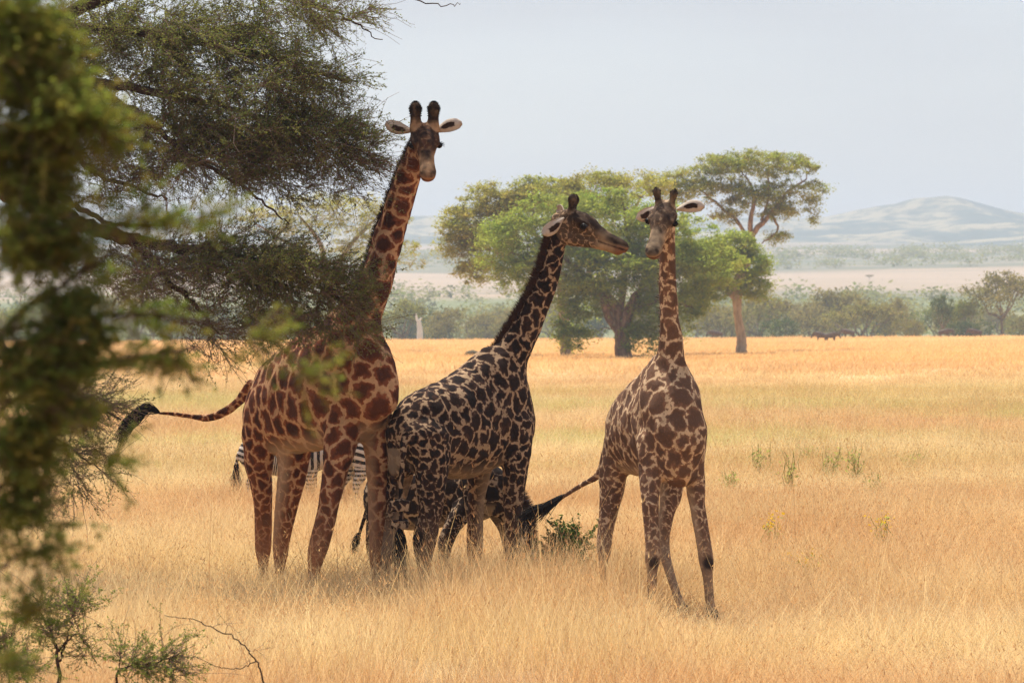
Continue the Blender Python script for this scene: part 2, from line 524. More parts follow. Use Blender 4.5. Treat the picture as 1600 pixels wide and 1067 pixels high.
def giraffe(spec):
    """spec holds the joints of one animal; every row is (pixel x, pixel y, distance, r_side, r_up)."""
    rng = np.random.RandomState(spec['seed'])
    fw = nrm(spec['forward']); fwd = np.array([fw[0], fw[1], 0]); up = np.array([0, 0, 1.0])
    K = lambda rows: [(P(*r[:3]), r[3:5]) for r in rows]
    ch = [Chain('trunk', K(spec['trunk']), up, k=.12)]
    for ex in spec.get('extra', []):
        kx = K(ex); dv = nrm(kx[-1][0] - kx[0][0])
        if abs(dv[2]) > .7: kx = [(a, (b[0], b[0])) for a, b in kx]
        ch.append(Chain('trunk', kx, fwd if abs(dv[2]) > .7 else up, k=.14))
    ch.append(Chain('neck', K(spec['neck']), np.array([fwd[0], fwd[1], .4]), k=.16, n=30))
    for nm in ('front_right', 'front_left', 'hind_right', 'hind_left'):
        rows = K(spec[nm])
        top = rows[0]
        ch.append(Chain('leg_' + nm, rows, fwd, k=spec.get('leg_k', .055), n=34))
        # hoof
        e = rows[-1][0].copy(); e[2] = 0.0
        ch.append(Chain('hoof', [(e + np.array([0, 0, .10]), (.055, .06)), (e + np.array([0, 0, .03]) + fwd * .03, (.07, .085))], fwd, k=.03))
    ch.append(Chain('tail', K(spec['tail']), up, k=.03, n=22))
    # head
    H = spec['head']; S = H['scale']
    o = P(*H['poll']); f = nrm(H['f'])
    u = nrm(np.asarray(H.get('u', (0, 0, 1.0))) - f * (np.asarray(H.get('u', (0, 0, 1.0))) @ f)); s = np.cross(u, f)   # s: the animal's left
    hp = lambda a, b, c: o + S * (a * f + b * s + c * u)
    hr = lambda a, b: (a * S, b * S)
    ch += [
        Chain('skull', [(hp(-.06, 0, -.03), hr(.08, .10)), (hp(.04, 0, .01), hr(.105, .12)), (hp(.15, 0, .02), hr(.115, .105)), (hp(.25, 0, 0), hr(.09, .09))], u, k=.05),
        Chain('face', [(hp(.2, 0, .0), hr(.098, .088)), (hp(.34, 0, -.02), hr(.078, .074)), (hp(.46, 0, -.045), hr(.074, .064)), (hp(.55, 0, -.06), hr(.082, .064)), (hp(.60, 0, -.07), hr(.070, .058))], u, k=.04),
        Chain('jaw', [(hp(.0, 0, -.11), hr(.078, .10)), (hp(.14, 0, -.12), hr(.085, .088)), (hp(.3, 0, -.115), hr(.064, .058)), (hp(.46, 0, -.115), hr(.055, .042)), (hp(.565, 0, -.125), hr(.06, .036))], u, k=.04),
        Chain('bump', [(hp(.16, 0, .085), hr(.045, .04)), (hp(.25, 0, .065), hr(.04, .035))], u, k=.05),
    ]
    for sg in (-1, 1):
        ch.append(Chain('brow', [(hp(.11, sg * .105, .045), hr(.038, .036)), (hp(.2, sg * .105, .03), hr(.038, .034))], u, k=.035))
        ch.append(Chain('nostril', [(hp(.55, sg * .035, -.035), hr(.022, .018)), (hp(.59, sg * .04, -.05), hr(.02, .016))], u, k=.02))
        bz, tz = H.get('horn', (.20, .05)); r0, r1 = H.get('horn_r', (.035, .035)); lean = H.get('horn_lean', -.35); sp = H.get('horn_spread', (.06, .085))
        b = hp(.03, sg * sp[0], .08); t = hp(.03 + lean * bz, sg * sp[1], .09 + bz)
        mid = b * .45 + t * .55
        ch.append(Chain('horn', [(b, hr(r0 * 1.25, r0 * 1.25)), (mid, hr(r0, r0)), (b * .12 + t * .88, hr(r1, r1)), (t, hr(r1 * .97, r1 * .97))], f, k=.04))
    h = spec.get('voxel', .0135)
    F, lo = build_sdf(ch, h)
    v, q = surface_nets(F, lo, h)
    v = smooth_verts(v, q, 3, .5)
    v = v + nrm_field(v, q) * ((vnoise(v, 5.5, 41) - .5) * .030 + (vnoise(v, 13.0, 42) - .5) * .012)[:, None] * np.clip((v[:, 2:3] - .5) / .8, .15, 1) * np.where(np.linalg.norm(v - o, axis=1) < .8 * S, .15, 1.0)[:, None]
    zi, t, off = zones(v, ch)
    zn = np.array([c.zone for c in ch])[zi]
    size = np.full(len(v), spec.get('cell', .24)); pat = np.ones(len(v)); dark = np.zeros(len(v)); warm = np.zeros(len(v)); pale = np.zeros(len(v))
    ss = lambda x, a, b: np.clip((x - a) / (b - a), 0, 1) ** 2 * (3 - 2 * np.clip((x - a) / (b - a), 0, 1))
    m = zn == 'neck'; size[m] = spec.get('cell', .24) * (.98 - .42 * t[m])
    m = np.char.startswith(zn.astype(str), 'leg_')
    size[m] = spec.get('cell', .24) * (.74 - .42 * ss(t[m], .05, .6))
    m = np.char.startswith(zn.astype(str), 'leg_hind'); size[m] *= .82
    m = zn == 'trunk'; size[m] *= .8 + .25 * ss(t[m], .05, .6)
    m = np.char.startswith(zn.astype(str), 'leg_')
    lowv = ss(t, .35, .8)
    pat[m] = 1 - spec.get('legfade', .55) * lowv[m]
    warm[m] = spec.get('legwarm', .4) * ss(t[m], .1, .75)
    dark[m] = spec.get('legdark', .25) * ss(t[m], .5, .95)
    # inner side of the legs has no patches
    for nm, sg in (('front_right', 1), ('front_left', -1), ('hind_right', 1), ('hind_left', -1)):
        mm = zn == 'leg_' + nm
        left = np.cross(up, fwd)
        c = ch[[x.zone for x in ch].index('leg_' + nm)]
        cc = c.c[(t[mm] * (len(c.c) - 1)).astype(int)]
        inn = ((v[mm] - cc) @ left) * sg / c.r[(t[mm] * (len(c.c) - 1)).astype(int), 0]
        w = ss(inn, .4, 1.15) * (1 - ss(t[mm], .45, .75))
        pat[mm] *= 1 - .75 * w; pale[mm] = .6 * w
    for kx, ky, kd, kr in spec.get('knees', []):
        kp = P(kx, ky, kd); d = np.linalg.norm((v - kp), axis=1)
        dark = np.maximum(dark, 1 - ss(d, kr * .4, kr))
    m = zn == 'trunk'
    w = ss(-off[:, 1], .62, 1.0) * m
    pat *= 1 - .7 * w; pale = np.maximum(pale, .75 * w)
    m = zn == 'hoof'; dark[m] = .9; pat[m] = 0
    m = zn == 'tail'; size[m] = .09
    hd = np.isin(zn, ['skull', 'face', 'jaw', 'bump', 'brow', 'nostril', 'horn'])
    rel = (v - o) / S; a_, b_, c_ = rel @ f, rel @ s, rel @ u
    size[hd] = .065
    pat[hd] = .8
    topd = ss(c_, -.04, .05) * ss(a_, -.05, .08) * H.get('facedark', .8)
    dark[hd] = np.maximum(dark[hd], topd[hd])
    pat[hd] *= 1 - ss(a_, .3, .42)[hd]
    muz = ss(a_, .36, .5)
    dark[hd] = np.maximum(dark[hd], (muz * ss(c_, -.09, -.05) * H.get('muzdark', .85))[hd])
    warm[hd] = np.maximum(warm[hd], (ss(a_, .5, .58) * (1 - ss(c_, -.085, -.045)) * .95)[hd])
    dark[hd] *= 1 - .9 * (ss(a_, .5, .58) * (1 - ss(c_, -.085, -.05)))[hd]
    m = zn == 'horn'; dark[m] = ss(t[m], .0, .35) * .5 + .5; pat[m] = 0
    for sg in (-1, 1):   # dark rim round each eye, nostril slits
        d = np.linalg.norm(rel - 0, axis=1) * 0 + np.sqrt((a_ - .19) ** 2 + (b_ - sg * .13) ** 2 + (c_ - .015) ** 2)
        dark = np.maximum(dark, np.where(hd, 1 - ss(d, .038, .07), 0))
        d = np.sqrt((a_ - .60) ** 2 + (b_ - sg * .045) ** 2 + (c_ + .04) ** 2)
        dark = np.maximum(dark, np.where(hd, 1 - ss(d, .018, .036), 0))
    dark = np.maximum(dark, np.where(hd & (a_ > .36), (1 - ss(np.abs(c_ + .088 + .02 * (a_ - .4)), .004, .014)) * .8, 0))   # line of the mouth
    # mottling of the face
    mot = vnoise(v, 26, 4)
    dark = np.where(hd, np.clip(dark + (mot - .5) * .5 * (dark > .15), 0, 1), dark)
    for nm in spec.get('pale_legs', []):
        m = (zn == 'leg_' + nm) & (t < .85); w = ss(t[m], .24, .55) * (1 - ss(t[m], .65, .9)); pat[m] *= 1 - .75 * w; pale[m] = .8 * w
    # ridge of the neck is darker
    m = zn == 'neck'
    dors = ss(off[:, 1], .72, .98) * m * spec.get('ridge_sign', 1)
    edge, cell = cell_pattern(v, size, rng, warp=spec.get('warp', .03))
    root = empty('giraffe', (*(P(*spec['trunk'][0][:3])[:2] * .5 + P(*spec['trunk'][-1][:3])[:2] * .5), 0), spec['label'], 'giraffe', 'giraffes standing in the dry grass')
    ro = np.array(root.location)
    me = make_mesh('body', v - ro, quads=q, smooth=True, mat=spec['coat'],
                   attrs={'edge': edge, 'cell': cell, 'pat': pat, 'dark': dark, 'warm': warm, 'pale': pale})
    link('body', me, root)
    # ears
    em = ear_mesh(.275 * S, .062 * S)
    for sg, (ex, eo) in zip((1, -1), H['ears']):
        ex = nrm(ex); ez = nrm(np.asarray(eo) - ex * (np.asarray(eo) @ ex)); ey = np.cross(ez, ex)
        e = link('ear', em, root); e.matrix_local = frame_matrix(ex, ey, ez, hp(-.005, sg * .105, .03) - ro)
    bm_ = ball_mesh('eye', .032 * S, M_EYE)
    for sg in (1, -1):
        link('eye', bm_, root, loc=hp(.20, sg * .133, .008) - ro)
    for sg in (1, -1):                                              # lashes
        G = Geo()
        base = hp(.20, sg * .150, .03)
        rts = [base + f * S * x for x in np.linspace(-.03, .03, 14)]
        hair_cards(G, rts, [s * sg * 1.0 - u * .1 + f * .3] * 14, .045 * S, .006, rng, .2, .12)
        link('eyelashes', G.mesh('eyelashes', M_HAIR_BLACK, origin=ro), root)
    # mane along the nape
    nk = ch[[c.zone for c in ch].index('neck')]
    G = Geo(); rts, drs, lens = [], [], []
    back = np.asarray(spec['nape'], float)
    n = spec.get('mane_n', 2600); a0, a1 = spec.get('mane_range', (.08, 1.0))
    for _ in range(n):
        w = rng.uniform(a0, a1) * (len(nk.c) - 1); i = min(int(w), len(nk.c) - 2); fr = w - i
        c = nk.c[i] * (1 - fr) + nk.c[i + 1] * fr; r_ = nk.r[i] * (1 - fr) + nk.r[i + 1] * fr; tg = nk.t[i]
        dd = back - tg * (back @ tg); dd = nrm(dd); sd = np.cross(tg, dd); la = rng.normal(0, .16)
        # radius of the elliptical section in direction dd
        du_, ds_ = dd @ nk.u[i], dd @ nk.s[i]
        rad = 1 / math.sqrt((du_ / r_[1]) ** 2 + (ds_ / r_[0]) ** 2)
        rts.append(c + dd * rad * .93 * math.cos(la) + sd * rad * .95 * math.sin(la)); drs.append(dd * 1.0 + tg * .35 + sd * la)
        lens.append(spec.get('mane_len', .085) * rng.uniform(.7, 1.15) * (.55 + .45 * math.sin(math.pi * min(1, max(.1, w / len(nk.c))))))
    hair_cards(G, rts, drs, np.array(lens), .011, rng, .18, 0.0, 2)
    link('mane', G.mesh('mane', M_HAIR_RED, origin=ro), root)
    # fur on the horn tips
    if H.get('fur', 0):
        for c in ch:
            if c.zone != 'horn': continue
            G = Geo(); rts, drs = [], []
            for _ in range(H['fur']):
                tip = rng.rand() < .35
                i = len(c.c) - 1 if tip else rng.randint(len(c.c) // 3, len(c.c)); th = rng.rand() * 6.28
                dd = nrm(c.s[i] * math.cos(th) + c.u[i] * math.sin(th) + c.t[i] * (rng.rand() ** 2 * 6 if tip else 0))
                rts.append(c.c[i] + dd * c.r[i, 0] * .9); drs.append(dd + c.t[i] * .5)
            hair_cards(G, rts, drs, H.get('fur_len', .013) * S, .006, rng, .25, 0, 2)
            link('horn_fur', G.mesh('horn_fur', M_HAIR_BLACK, origin=ro), root)
    # tail tuft
    G = Geo()
    T = spec['tuft']
    line = spline([P(*r) for r in T['line']], 16)
    nn = T.get('n', 420)
    for k in range(nn):
        st = rng.uniform(0, .35); L = rng.uniform(.6, 1.0)
        i0 = int(st * 15); i1 = max(i0 + 4, int(15 * min(1, st + L * .8)))
        pts = line[i0:i1 + 1]; m_ = len(pts)
        spread = T.get('spread', .05); dv = nrm(rng.normal(0, 1, 3)); wob = rng.normal(0, spread * .35, 3)
        prof = np.sin(np.linspace(.15, 2.6, m_)) * spread * rng.uniform(.2, 1.0)
        pp = pts + dv * prof[:, None] + np.linspace(0, 1, m_)[:, None] ** 2 * (wob + np.array([0, 0, -T.get('sag', 0) * rng.rand() ** 2]))
        G.tube(pp, np.linspace(.0055, .0018, m_), 3)
    link('tail_tuft', G.mesh('tail_tuft', M_HAIR_BLACK, origin=ro), root)
    return root
COAT_BULL = coat_mat('coat_red_brown', (.64, .375, .20), (.27, .082, .036), (.050, .019, .012), (.48, .36, .25), jag=.30, width=.17, soft=.05, red=(.38, .155, .07))
COAT_DARK = coat_mat('coat_dark', (.50, .335, .20), (.075, .036, .023), (.014, .009, .008), (.32, .24, .17), jag=.44, width=.165, soft=.045, red=(.24, .11, .06))
COAT_PALE = coat_mat('coat_pale', (.72, .51, .31), (.25, .13, .075), (.115, .064, .042), (.50, .38, .27), jag=.44, width=.155, soft=.045, red=(.26, .13, .07), lowleg=(.035, .024, .02))

COAT_YOUNG = coat_mat('coat_young', (.46, .34, .23), (.045, .024, .016), (.014, .009, .008), (.42, .32, .22), jag=.28, width=.13, soft=.05)
G1 = dict(seed=11, forward=(.55, -.835, 0), coat=COAT_BULL, cell=.225, warp=.034,
    label='tallest reddish brown giraffe looking at the camera, its body half behind acacia twigs',
    trunk=[(420, 655, 37.25, .26, .40), (436, 640, 37.05, .31, .47), (462, 624, 36.75, .36, .56), (495, 612, 36.4, .39, .63), (528, 602, 36.05, .38, .66), (560, 600, 35.8, .33, .60), (580, 604, 35.62, .25, .48)],
    extra=[[(545, 525, 35.95, .20, .34), (560, 560, 35.8, .27, .42), (574, 610, 35.6, .25, .42)],
           [(590, 580, 35.55, .14, .26), (594, 625, 35.5, .15, .22)],
           [(430, 592, 37.1, .16, .16), (475, 562, 36.7, .18, .18), (520, 528, 36.2, .15, .18), (550, 495, 36.0, .14, .16)]],
    neck=[(548, 545, 35.9, .25, .36), (560, 500, 35.85, .20, .27), (575, 470, 35.8, .18, .235), (591, 430, 35.75, .165, .21), (608, 370, 35.7, .15, .19), (627, 310, 35.62, .135, .165), (642, 265, 35.55, .12, .145), (655, 232, 35.47, .105, .12), (661, 214, 35.42, .09, .10)],
    front_right=[(535, 655, 35.75, .19, .25), (529, 705, 35.65, .155, .185), (520, 752, 35.6, .125, .145), (510, 805, 35.58, .105, .12), (500, 845, 35.56, .103, .118), (494, 868, 35.56, .09, .105), (490, 895, 35.58, .058, .066), (486, 922, 35.6, .052, .058), (485, 934, 35.6, .06, .066)],
    front_left=[(586, 650, 35.9, .17, .22), (590, 705, 35.95, .135, .16), (591, 752, 36.0, .112, .125), (591, 805, 36.02, .10, .11), (592, 845, 36.03, .10, .11), (590, 868, 36.03, .088, .10), (588, 895, 36.05, .058, .064), (586, 920, 36.05, .05, .056), (585, 929, 36.05, .06, .066)],
    hind_right=[(418, 640, 37.15, .20, .30), (404, 690, 37.2, .165, .24), (405, 735, 37.25, .13, .17), (411, 785, 37.3, .10, .115), (411, 828, 37.35, .092, .105), (411, 858, 37.35, .085, .10), (411, 880, 37.3, .056, .062), (411, 905, 37.2, .05, .055), (411, 918, 37.15, .06, .066)],
    hind_left=[(452, 660, 36.95, .19, .27), (459, 710, 36.95, .17, .22), (454, 755, 36.95, .14, .16), (446, 800, 36.98, .115, .125), (440, 840, 37.0, .092, .105), (438, 864, 37.0, .08, .09), (437, 888, 37.0, .054, .06), (437, 910, 37.0, .05, .055), (437, 921, 37.0, .06, .066)],
    tail=[(392, 600, 37.35, .06, .06), (372, 628, 37.45, .055, .055), (350, 645, 37.5, .044, .05), (322, 653, 37.5, .034, .036), (288, 649, 37.5, .026, .028), (262, 646, 37.45, .022, .023), (242, 645, 37.4, .022, .022)],
    tuft=dict(line=[(248, 644, 37.4), (228, 638, 37.38), (208, 655, 37.35), (196, 668, 37.3), (186, 690, 37.3)], spread=.085, n=520, sag=.05),
    nape=(-.75, .5, .35), mane_range=(.1, .97), mane_len=.06, mane_n=4200, leg_k=.06,
    legfade=.6, legwarm=.6, legdark=.3, knees=[(500, 850, 35.3, .13)],
    head=dict(poll=(662, 210, 35.40), f=(.10, -.80, -.60), u=(0, 0, 1), scale=1.08, facedark=.85, muzdark=.7, fur_len=.018, horn=(.165, .05), horn_r=(.052, .060), horn_lean=-.62, horn_spread=(.083, .088), fur=900,
              ears=[((1, -.1, .26), (-.25, 0, 1)), ((-1, -.1, .34), (-.33, 0, -1))]))

G2 = dict(seed=23, forward=(.62, .785, 0), coat=COAT_DARK, cell=.15, warp=.045,
    label='very dark blotched giraffe seen from behind with its head turned right in profile',
    trunk=[(645, 690, 35.75, .25, .36), (662, 678, 35.85, .30, .42), (690, 672, 36.1, .34, .50), (720, 668, 36.4, .36, .55), (748, 658, 36.65, .34, .56), (776, 648, 36.9, .29, .52), (795, 648, 37.05, .22, .42)],
    extra=[[(765, 590, 36.8, .18, .30), (785, 620, 36.95, .24, .38), (800, 665, 37.05, .22, .40)],
           [(806, 655, 37.1, .16, .24), (806, 700, 37.1, .15, .22)],
           [(655, 640, 35.85, .20, .12), (700, 625, 36.2, .2, .14), (748, 590, 36.65, .16, .2), (765, 570, 36.8, .12, .2)],
           [(635, 680, 35.65, .14, .22), (625, 730, 35.7, .12, .2)]],
    neck=[(775, 610, 36.85, .22, .34), (792, 568, 36.95, .18, .27), (812, 530, 37.0, .155, .215), (830, 495, 37.02, .135, .18), (848, 458, 37.02, .12, .155), (861, 420, 37.0, .105, .13), (868, 388, 36.98, .095, .115), (873, 364, 36.97, .09, .10), (878, 350, 36.95, .08, .09)],
    front_right=[(806, 665, 36.85, .17, .22), (806, 715, 36.8, .14, .17), (803, 760, 36.8, .112, .13), (802, 805, 36.8, .09, .10), (801, 842, 36.8, .085, .095), (799, 868, 36.8, .085, .10), (798, 888, 36.8, .06, .066), (797, 908, 36.8, .052, .056), (797, 920, 36.8, .06, .066)],
    front_left=[(758, 690, 37.1, .15, .2), (748, 735, 37.15, .12, .14), (745, 770, 37.2, .095, .11), (743, 805, 37.2, .084, .094), (742, 838, 37.2, .088, .1), (742, 862, 37.2, .085, .095), (742, 882, 37.2, .06, .064), (741, 904, 37.2, .05, .055), (741, 914, 37.2, .06, .066)],
    hind_right=[(668, 685, 35.65, .21, .29), (674, 735, 35.62, .17, .21), (674, 775, 35.6, .135, .155), (671, 808, 35.58, .118, .13), (664, 840, 35.55, .12, .14), (662, 866, 35.55, .09, .105), (662, 888, 35.6, .062, .068), (662, 915, 35.65, .05, .055), (662, 930, 35.65, .06, .066)],
    hind_left=[(636, 690, 35.95, .18, .26), (626, 735, 35.98, .135, .17), (619, 778, 36.0, .105, .12), (614, 815, 36.0, .092, .105), (608, 845, 36.0, .09, .10), (604, 868, 36.0, .08, .09), (602, 890, 36.0, .054, .06), (601, 918, 36.0, .05, .055), (601, 928, 36.0, .06, .066)],
    tail=[(640, 660, 35.55, .05, .05), (632, 690, 35.42, .042, .042), (628, 730, 35.36, .032, .032), (626, 780, 35.36, .026, .026), (626, 822, 35.36, .022, .022), (625, 834, 35.36, .022, .022)],
    tuft=dict(line=[(626, 824, 35.35), (625, 838, 35.34), (624, 860, 35.34), (625, 885, 35.34), (627, 915, 35.34)], spread=.07, n=520),
    nape=(-.85, -.45, .4), mane_range=(.12, .985), mane_len=.10, mane_n=3400, leg_k=.05,
    legfade=.55, legwarm=.35, legdark=.25, pale_legs=['hind_left'], knees=[(650, 842, 35.4, .14)],
    head=dict(poll=(884, 346, 36.93), f=(.94, -.16, -.30), u=(0, 0, 1), scale=1.13, facedark=1.0, muzdark=1.0, horn=(.14, .05), horn_r=(.030, .044), horn_lean=-.15, horn_spread=(.055, .075), fur=160,
              ears=[((-.35, .9, .35), (0, 0, 1)), ((-.80, -.35, -.55), (0, 0, -1))]))

G3 = dict(seed=37, forward=(.34, -.94, 0), coat=COAT_PALE, cell=.158, warp=.045,
    label='slim tan giraffe on the right facing the camera with its tail stretched out left',
    trunk=[(980, 684, 34.45, .22, .34), (988, 678, 34.25, .27, .40), (1004, 672, 33.95, .31, .46), (1022, 668, 33.6, .32, .50), (1040, 664, 33.25, .315, .52), (1052, 664, 32.98, .29, .48), (1058, 668, 32.8, .23, .40)],
    extra=[[(1040, 590, 33.1, .15, .24), (1048, 620, 33.0, .22, .32), (1056, 670, 32.85, .24, .38)],
           [(1064, 690, 32.75, .20, .16), (1062, 730, 32.8, .18, .14)],
           [(985, 645, 34.3, .14, .14), (1010, 618, 33.8, .14, .16), (1032, 580, 33.2, .1, .16)]],
    neck=[(1045, 620, 33.0, .20, .28), (1048, 590, 32.98, .155, .21), (1049, 558, 32.95, .122, .16), (1047, 520, 32.92, .102, .135), (1045, 480, 32.9, .09, .12), (1043, 440, 32.86, .08, .105), (1043, 405, 32.82, .072, .095), (1043, 370, 32.78, .07, .088), (1043, 345, 32.75, .068, .08)],
    front_right=[(1018, 690, 32.95, .15, .19), (1017, 735, 32.85, .12, .14), (1016, 775, 32.75, .095, .105), (1018, 815, 32.68, .078, .085), (1020, 850, 32.62, .076, .082), (1020, 872, 32.6, .074, .085), (1019, 895, 32.58, .05, .055), (1018, 950, 32.55, .042, .048), (1018, 972, 32.55, .052, .06)],
    front_left=[(1082, 690, 33.05, .14, .19), (1084, 735, 33.0, .115, .135), (1088, 772, 32.95, .09, .10), (1094, 812, 32.9, .074, .082), (1100, 850, 32.86, .07, .08), (1104, 878, 32.84, .07, .082), (1106, 902, 32.82, .05, .056), (1110, 945, 32.8, .044, .05), (1113, 968, 32.8, .054, .062)],
    hind_right=[(972, 690, 34.35, .17, .26), (958, 735, 34.35, .14, .19), (956, 770, 34.3, .115, .14), (950, 805, 34.25, .085, .10), (945, 838, 34.2, .075, .088), (944, 858, 34.15, .072, .084), (942, 882, 34.1, .046, .052), (940, 925, 34.05, .042, .046), (939, 944, 34.0, .052, .06)],
    hind_left=[(1040, 700, 34.15, .16, .24), (1050, 740, 34.05, .135, .17), (1048, 770, 33.95, .11, .13), (1042, 802, 33.85, .082, .094), (1036, 832, 33.8, .07, .08), (1036, 856, 33.75, .07, .078), (1044, 885, 33.6, .046, .052), (1058, 930, 33.4, .042, .048), (1068, 956, 33.25, .052, .06)],
    tail=[(965, 665, 34.5, .045, .045), (948, 710, 34.65, .036, .036), (934, 742, 34.7, .030, .030), (912, 756, 34.75, .024, .024), (892, 768, 34.78, .019, .019), (878, 778, 34.8, .019, .019)],
    tuft=dict(line=[(886, 772, 34.8), (872, 778, 34.8), (850, 790, 34.8), (826, 797, 34.8), (808, 812, 34.8)], spread=.036, n=210, sag=.20),
    nape=(-.35, .9, .2), mane_range=(.05, .98), mane_len=.06, leg_k=.05,
    legfade=.5, legwarm=.25, legdark=.15, knees=[(1022, 880, 32.5, .10), (1109, 880, 32.76, .10)],
    head=dict(poll=(1041, 330, 32.72), f=(-.26, -.74, -.60), u=(.10, 0, 1), scale=.98, facedark=.78, muzdark=.75, horn=(.13, .05), horn_r=(.030, .040), horn_lean=-.35, horn_spread=(.06, .088), fur=130,
              ears=[((.96, .0, .06), (0, 0, 1)), ((-.62, .55, -.30), (0, .3, -1))]))

G4 = dict(seed=51, forward=(.86, -.5, 0), coat=COAT_YOUNG, cell=.15, warp=.045,
    label='young giraffe bending to the ground with splayed forelegs behind the dark giraffe',
    trunk=[(598, 775, 38.9, .22, .30), (625, 780, 38.75, .25, .34), (660, 778, 38.6, .26, .36), (700, 774, 38.4, .26, .34), (738, 772, 38.2, .22, .30)],
    extra=[[(720, 762, 38.3, .16, .2), (765, 762, 38.1, .18, .24)]],
    neck=[(745, 765, 38.2, .18, .26), (778, 772, 38.1, .14, .20), (798, 795, 38.05, .12, .16), (808, 825, 38.0, .10, .13), (812, 850, 37.95, .09, .11), (818, 872, 37.9, .085, .1)],
    front_right=[(738, 775, 38.1, .15, .17), (722, 800, 38.0, .115, .13), (706, 824, 37.95, .09, .10), (696, 848, 37.9, .085, .09), (694, 868, 37.85, .06, .066), (697, 888, 37.85, .05, .055), (700, 904, 37.8, .055, .06)],
    front_left=[(768, 778, 38.3, .15, .17), (780, 800, 38.35, .115, .13), (790, 824, 38.4, .085, .095), (796, 850, 38.45, .075, .085), (798, 872, 38.45, .055, .06), (800, 890, 38.45, .05, .055), (802, 898, 38.45, .055, .06)],
    hind_right=[(600, 780, 38.8, .15, .22), (590, 810, 38.8, .11, .14), (583, 838, 38.8, .08, .09), (582, 858, 38.8, .065, .075), (583, 880, 38.8, .045, .05), (584, 896, 38.8, .055, .06)],
    hind_left=[(612, 780, 39.1, .15, .22), (606, 810, 39.1, .11, .14), (600, 838, 39.1, .08, .09), (600, 858, 39.1, .065, .075), (601, 878, 39.1, .045, .05), (602, 893, 39.1, .055, .06)],
    tail=[(592, 760, 39.0, .04, .04), (578, 785, 39.05, .034, .034), (569, 810, 39.05, .026, .026), (561, 835, 39.05, .02, .02)],
    tuft=dict(line=[(562, 832, 39.05), (558, 842, 39.05), (555, 852, 39.05), (553, 862, 39.05)], spread=.05, n=200),
    nape=(.9, .2, .5), mane_range=(.05, .98), mane_len=.13, leg_k=.05,
    legfade=.1, legwarm=.05, legdark=.1, voxel=.015,
    head=dict(poll=(836, 878, 37.8), f=(-.35, -.45, -.75), u=(.85, 0, .4), scale=.85, facedark=.8, muzdark=.8, horn=(.13, .05), horn_r=(.03, .038), horn_lean=-.2, horn_spread=(.05, .07), fur=120,
              ears=[((.3, .9, .3), (0, 0, 1)), ((.2, -.9, .3), (0, 0, -1))]))

giraffes = [giraffe(g) for g in (G1, G2, G3, G4)]
# ================================================================== ground, hills, air
def sstep(x, a, b):
    t = np.clip((np.asarray(x, float) - a) / (b - a), 0, 1)
    return t * t * (3 - 2 * t)

def n2(x, y, s, seed=0):
    x = np.asarray(x, float); y = np.asarray(y, float)
    return vnoise(np.stack([x.ravel() * s, y.ravel() * s, np.full(x.size, .37)], 1), 1.0, seed).reshape(x.shape)

def ground_z(x, y):
    x = np.asarray(x, float); y = np.asarray(y, float)
    z = .0045 * np.clip(x, -120, 150) * sstep(y, 120, 420)
    z = z + .5 * (n2(x, y, .012, 3) - .5) * sstep(y, 60, 220)
    prof = np.interp(y, [0, 425, 470, 560, 760, 900, 1200, 1600, 2200, 2700, 3300, 4700],
                     [0, 0, -2.0, -7, -6, -1, 9, 22.5, 41, 56, 75, 70])
    return z + prof + 5 * (n2(x, y, .004, 9) - .5) * sstep(y, 900, 1600)

def field_color(m, seeds=True):
    """Colour of the dry grass by where it grows: pale straw, rusty oat grass, a greener strip."""
    pos = m.coord('World')
    sep = m.node('ShaderNodeSeparateXYZ'); m.l.new(pos, sep.inputs[0])
    Y = sep.outputs[1]
    big = m.noise(1.0, 3, m.coord('World', (.030, .075, .1)))
    mid = m.noise(1.0, 3, m.coord('World', (.16, .35, .3)))
    sml = m.noise(1.0, 2, m.coord('World', (1.3, 1.3, 1.3)))
    c = m.mix(m.ramp(mid, .42, .57), (.88, .715, .41), (.78, .58, .295))
    rust = m.math('MULTIPLY', m.ramp(big, .45, .58), .85)
    c = m.mix(rust, c, (.68, .385, .17))
    far = m.math('MULTIPLY', m.ramp(Y, 125, 210), m.ramp(m.noise(1.0, 2, m.coord('World', (.006, .03, .1))), .35, .6, .45, 1.0))
    c = m.mix(far, c, (.74, .45, .19))
    gr = m.math('MULTIPLY', m.math('MULTIPLY', m.ramp(Y, 48, 78), m.ramp(Y, 110, 150, 1, 0)), m.ramp(m.noise(1.0, 2, m.coord('World', (.03, .06, .1), )), .42, .62, 0, .8))
    c = m.mix(gr, c, (.57, .55, .18))
    c = m.mix(m.ramp(sml, .55, .8, 0, .35), c, (.42, .28, .14))
    return c

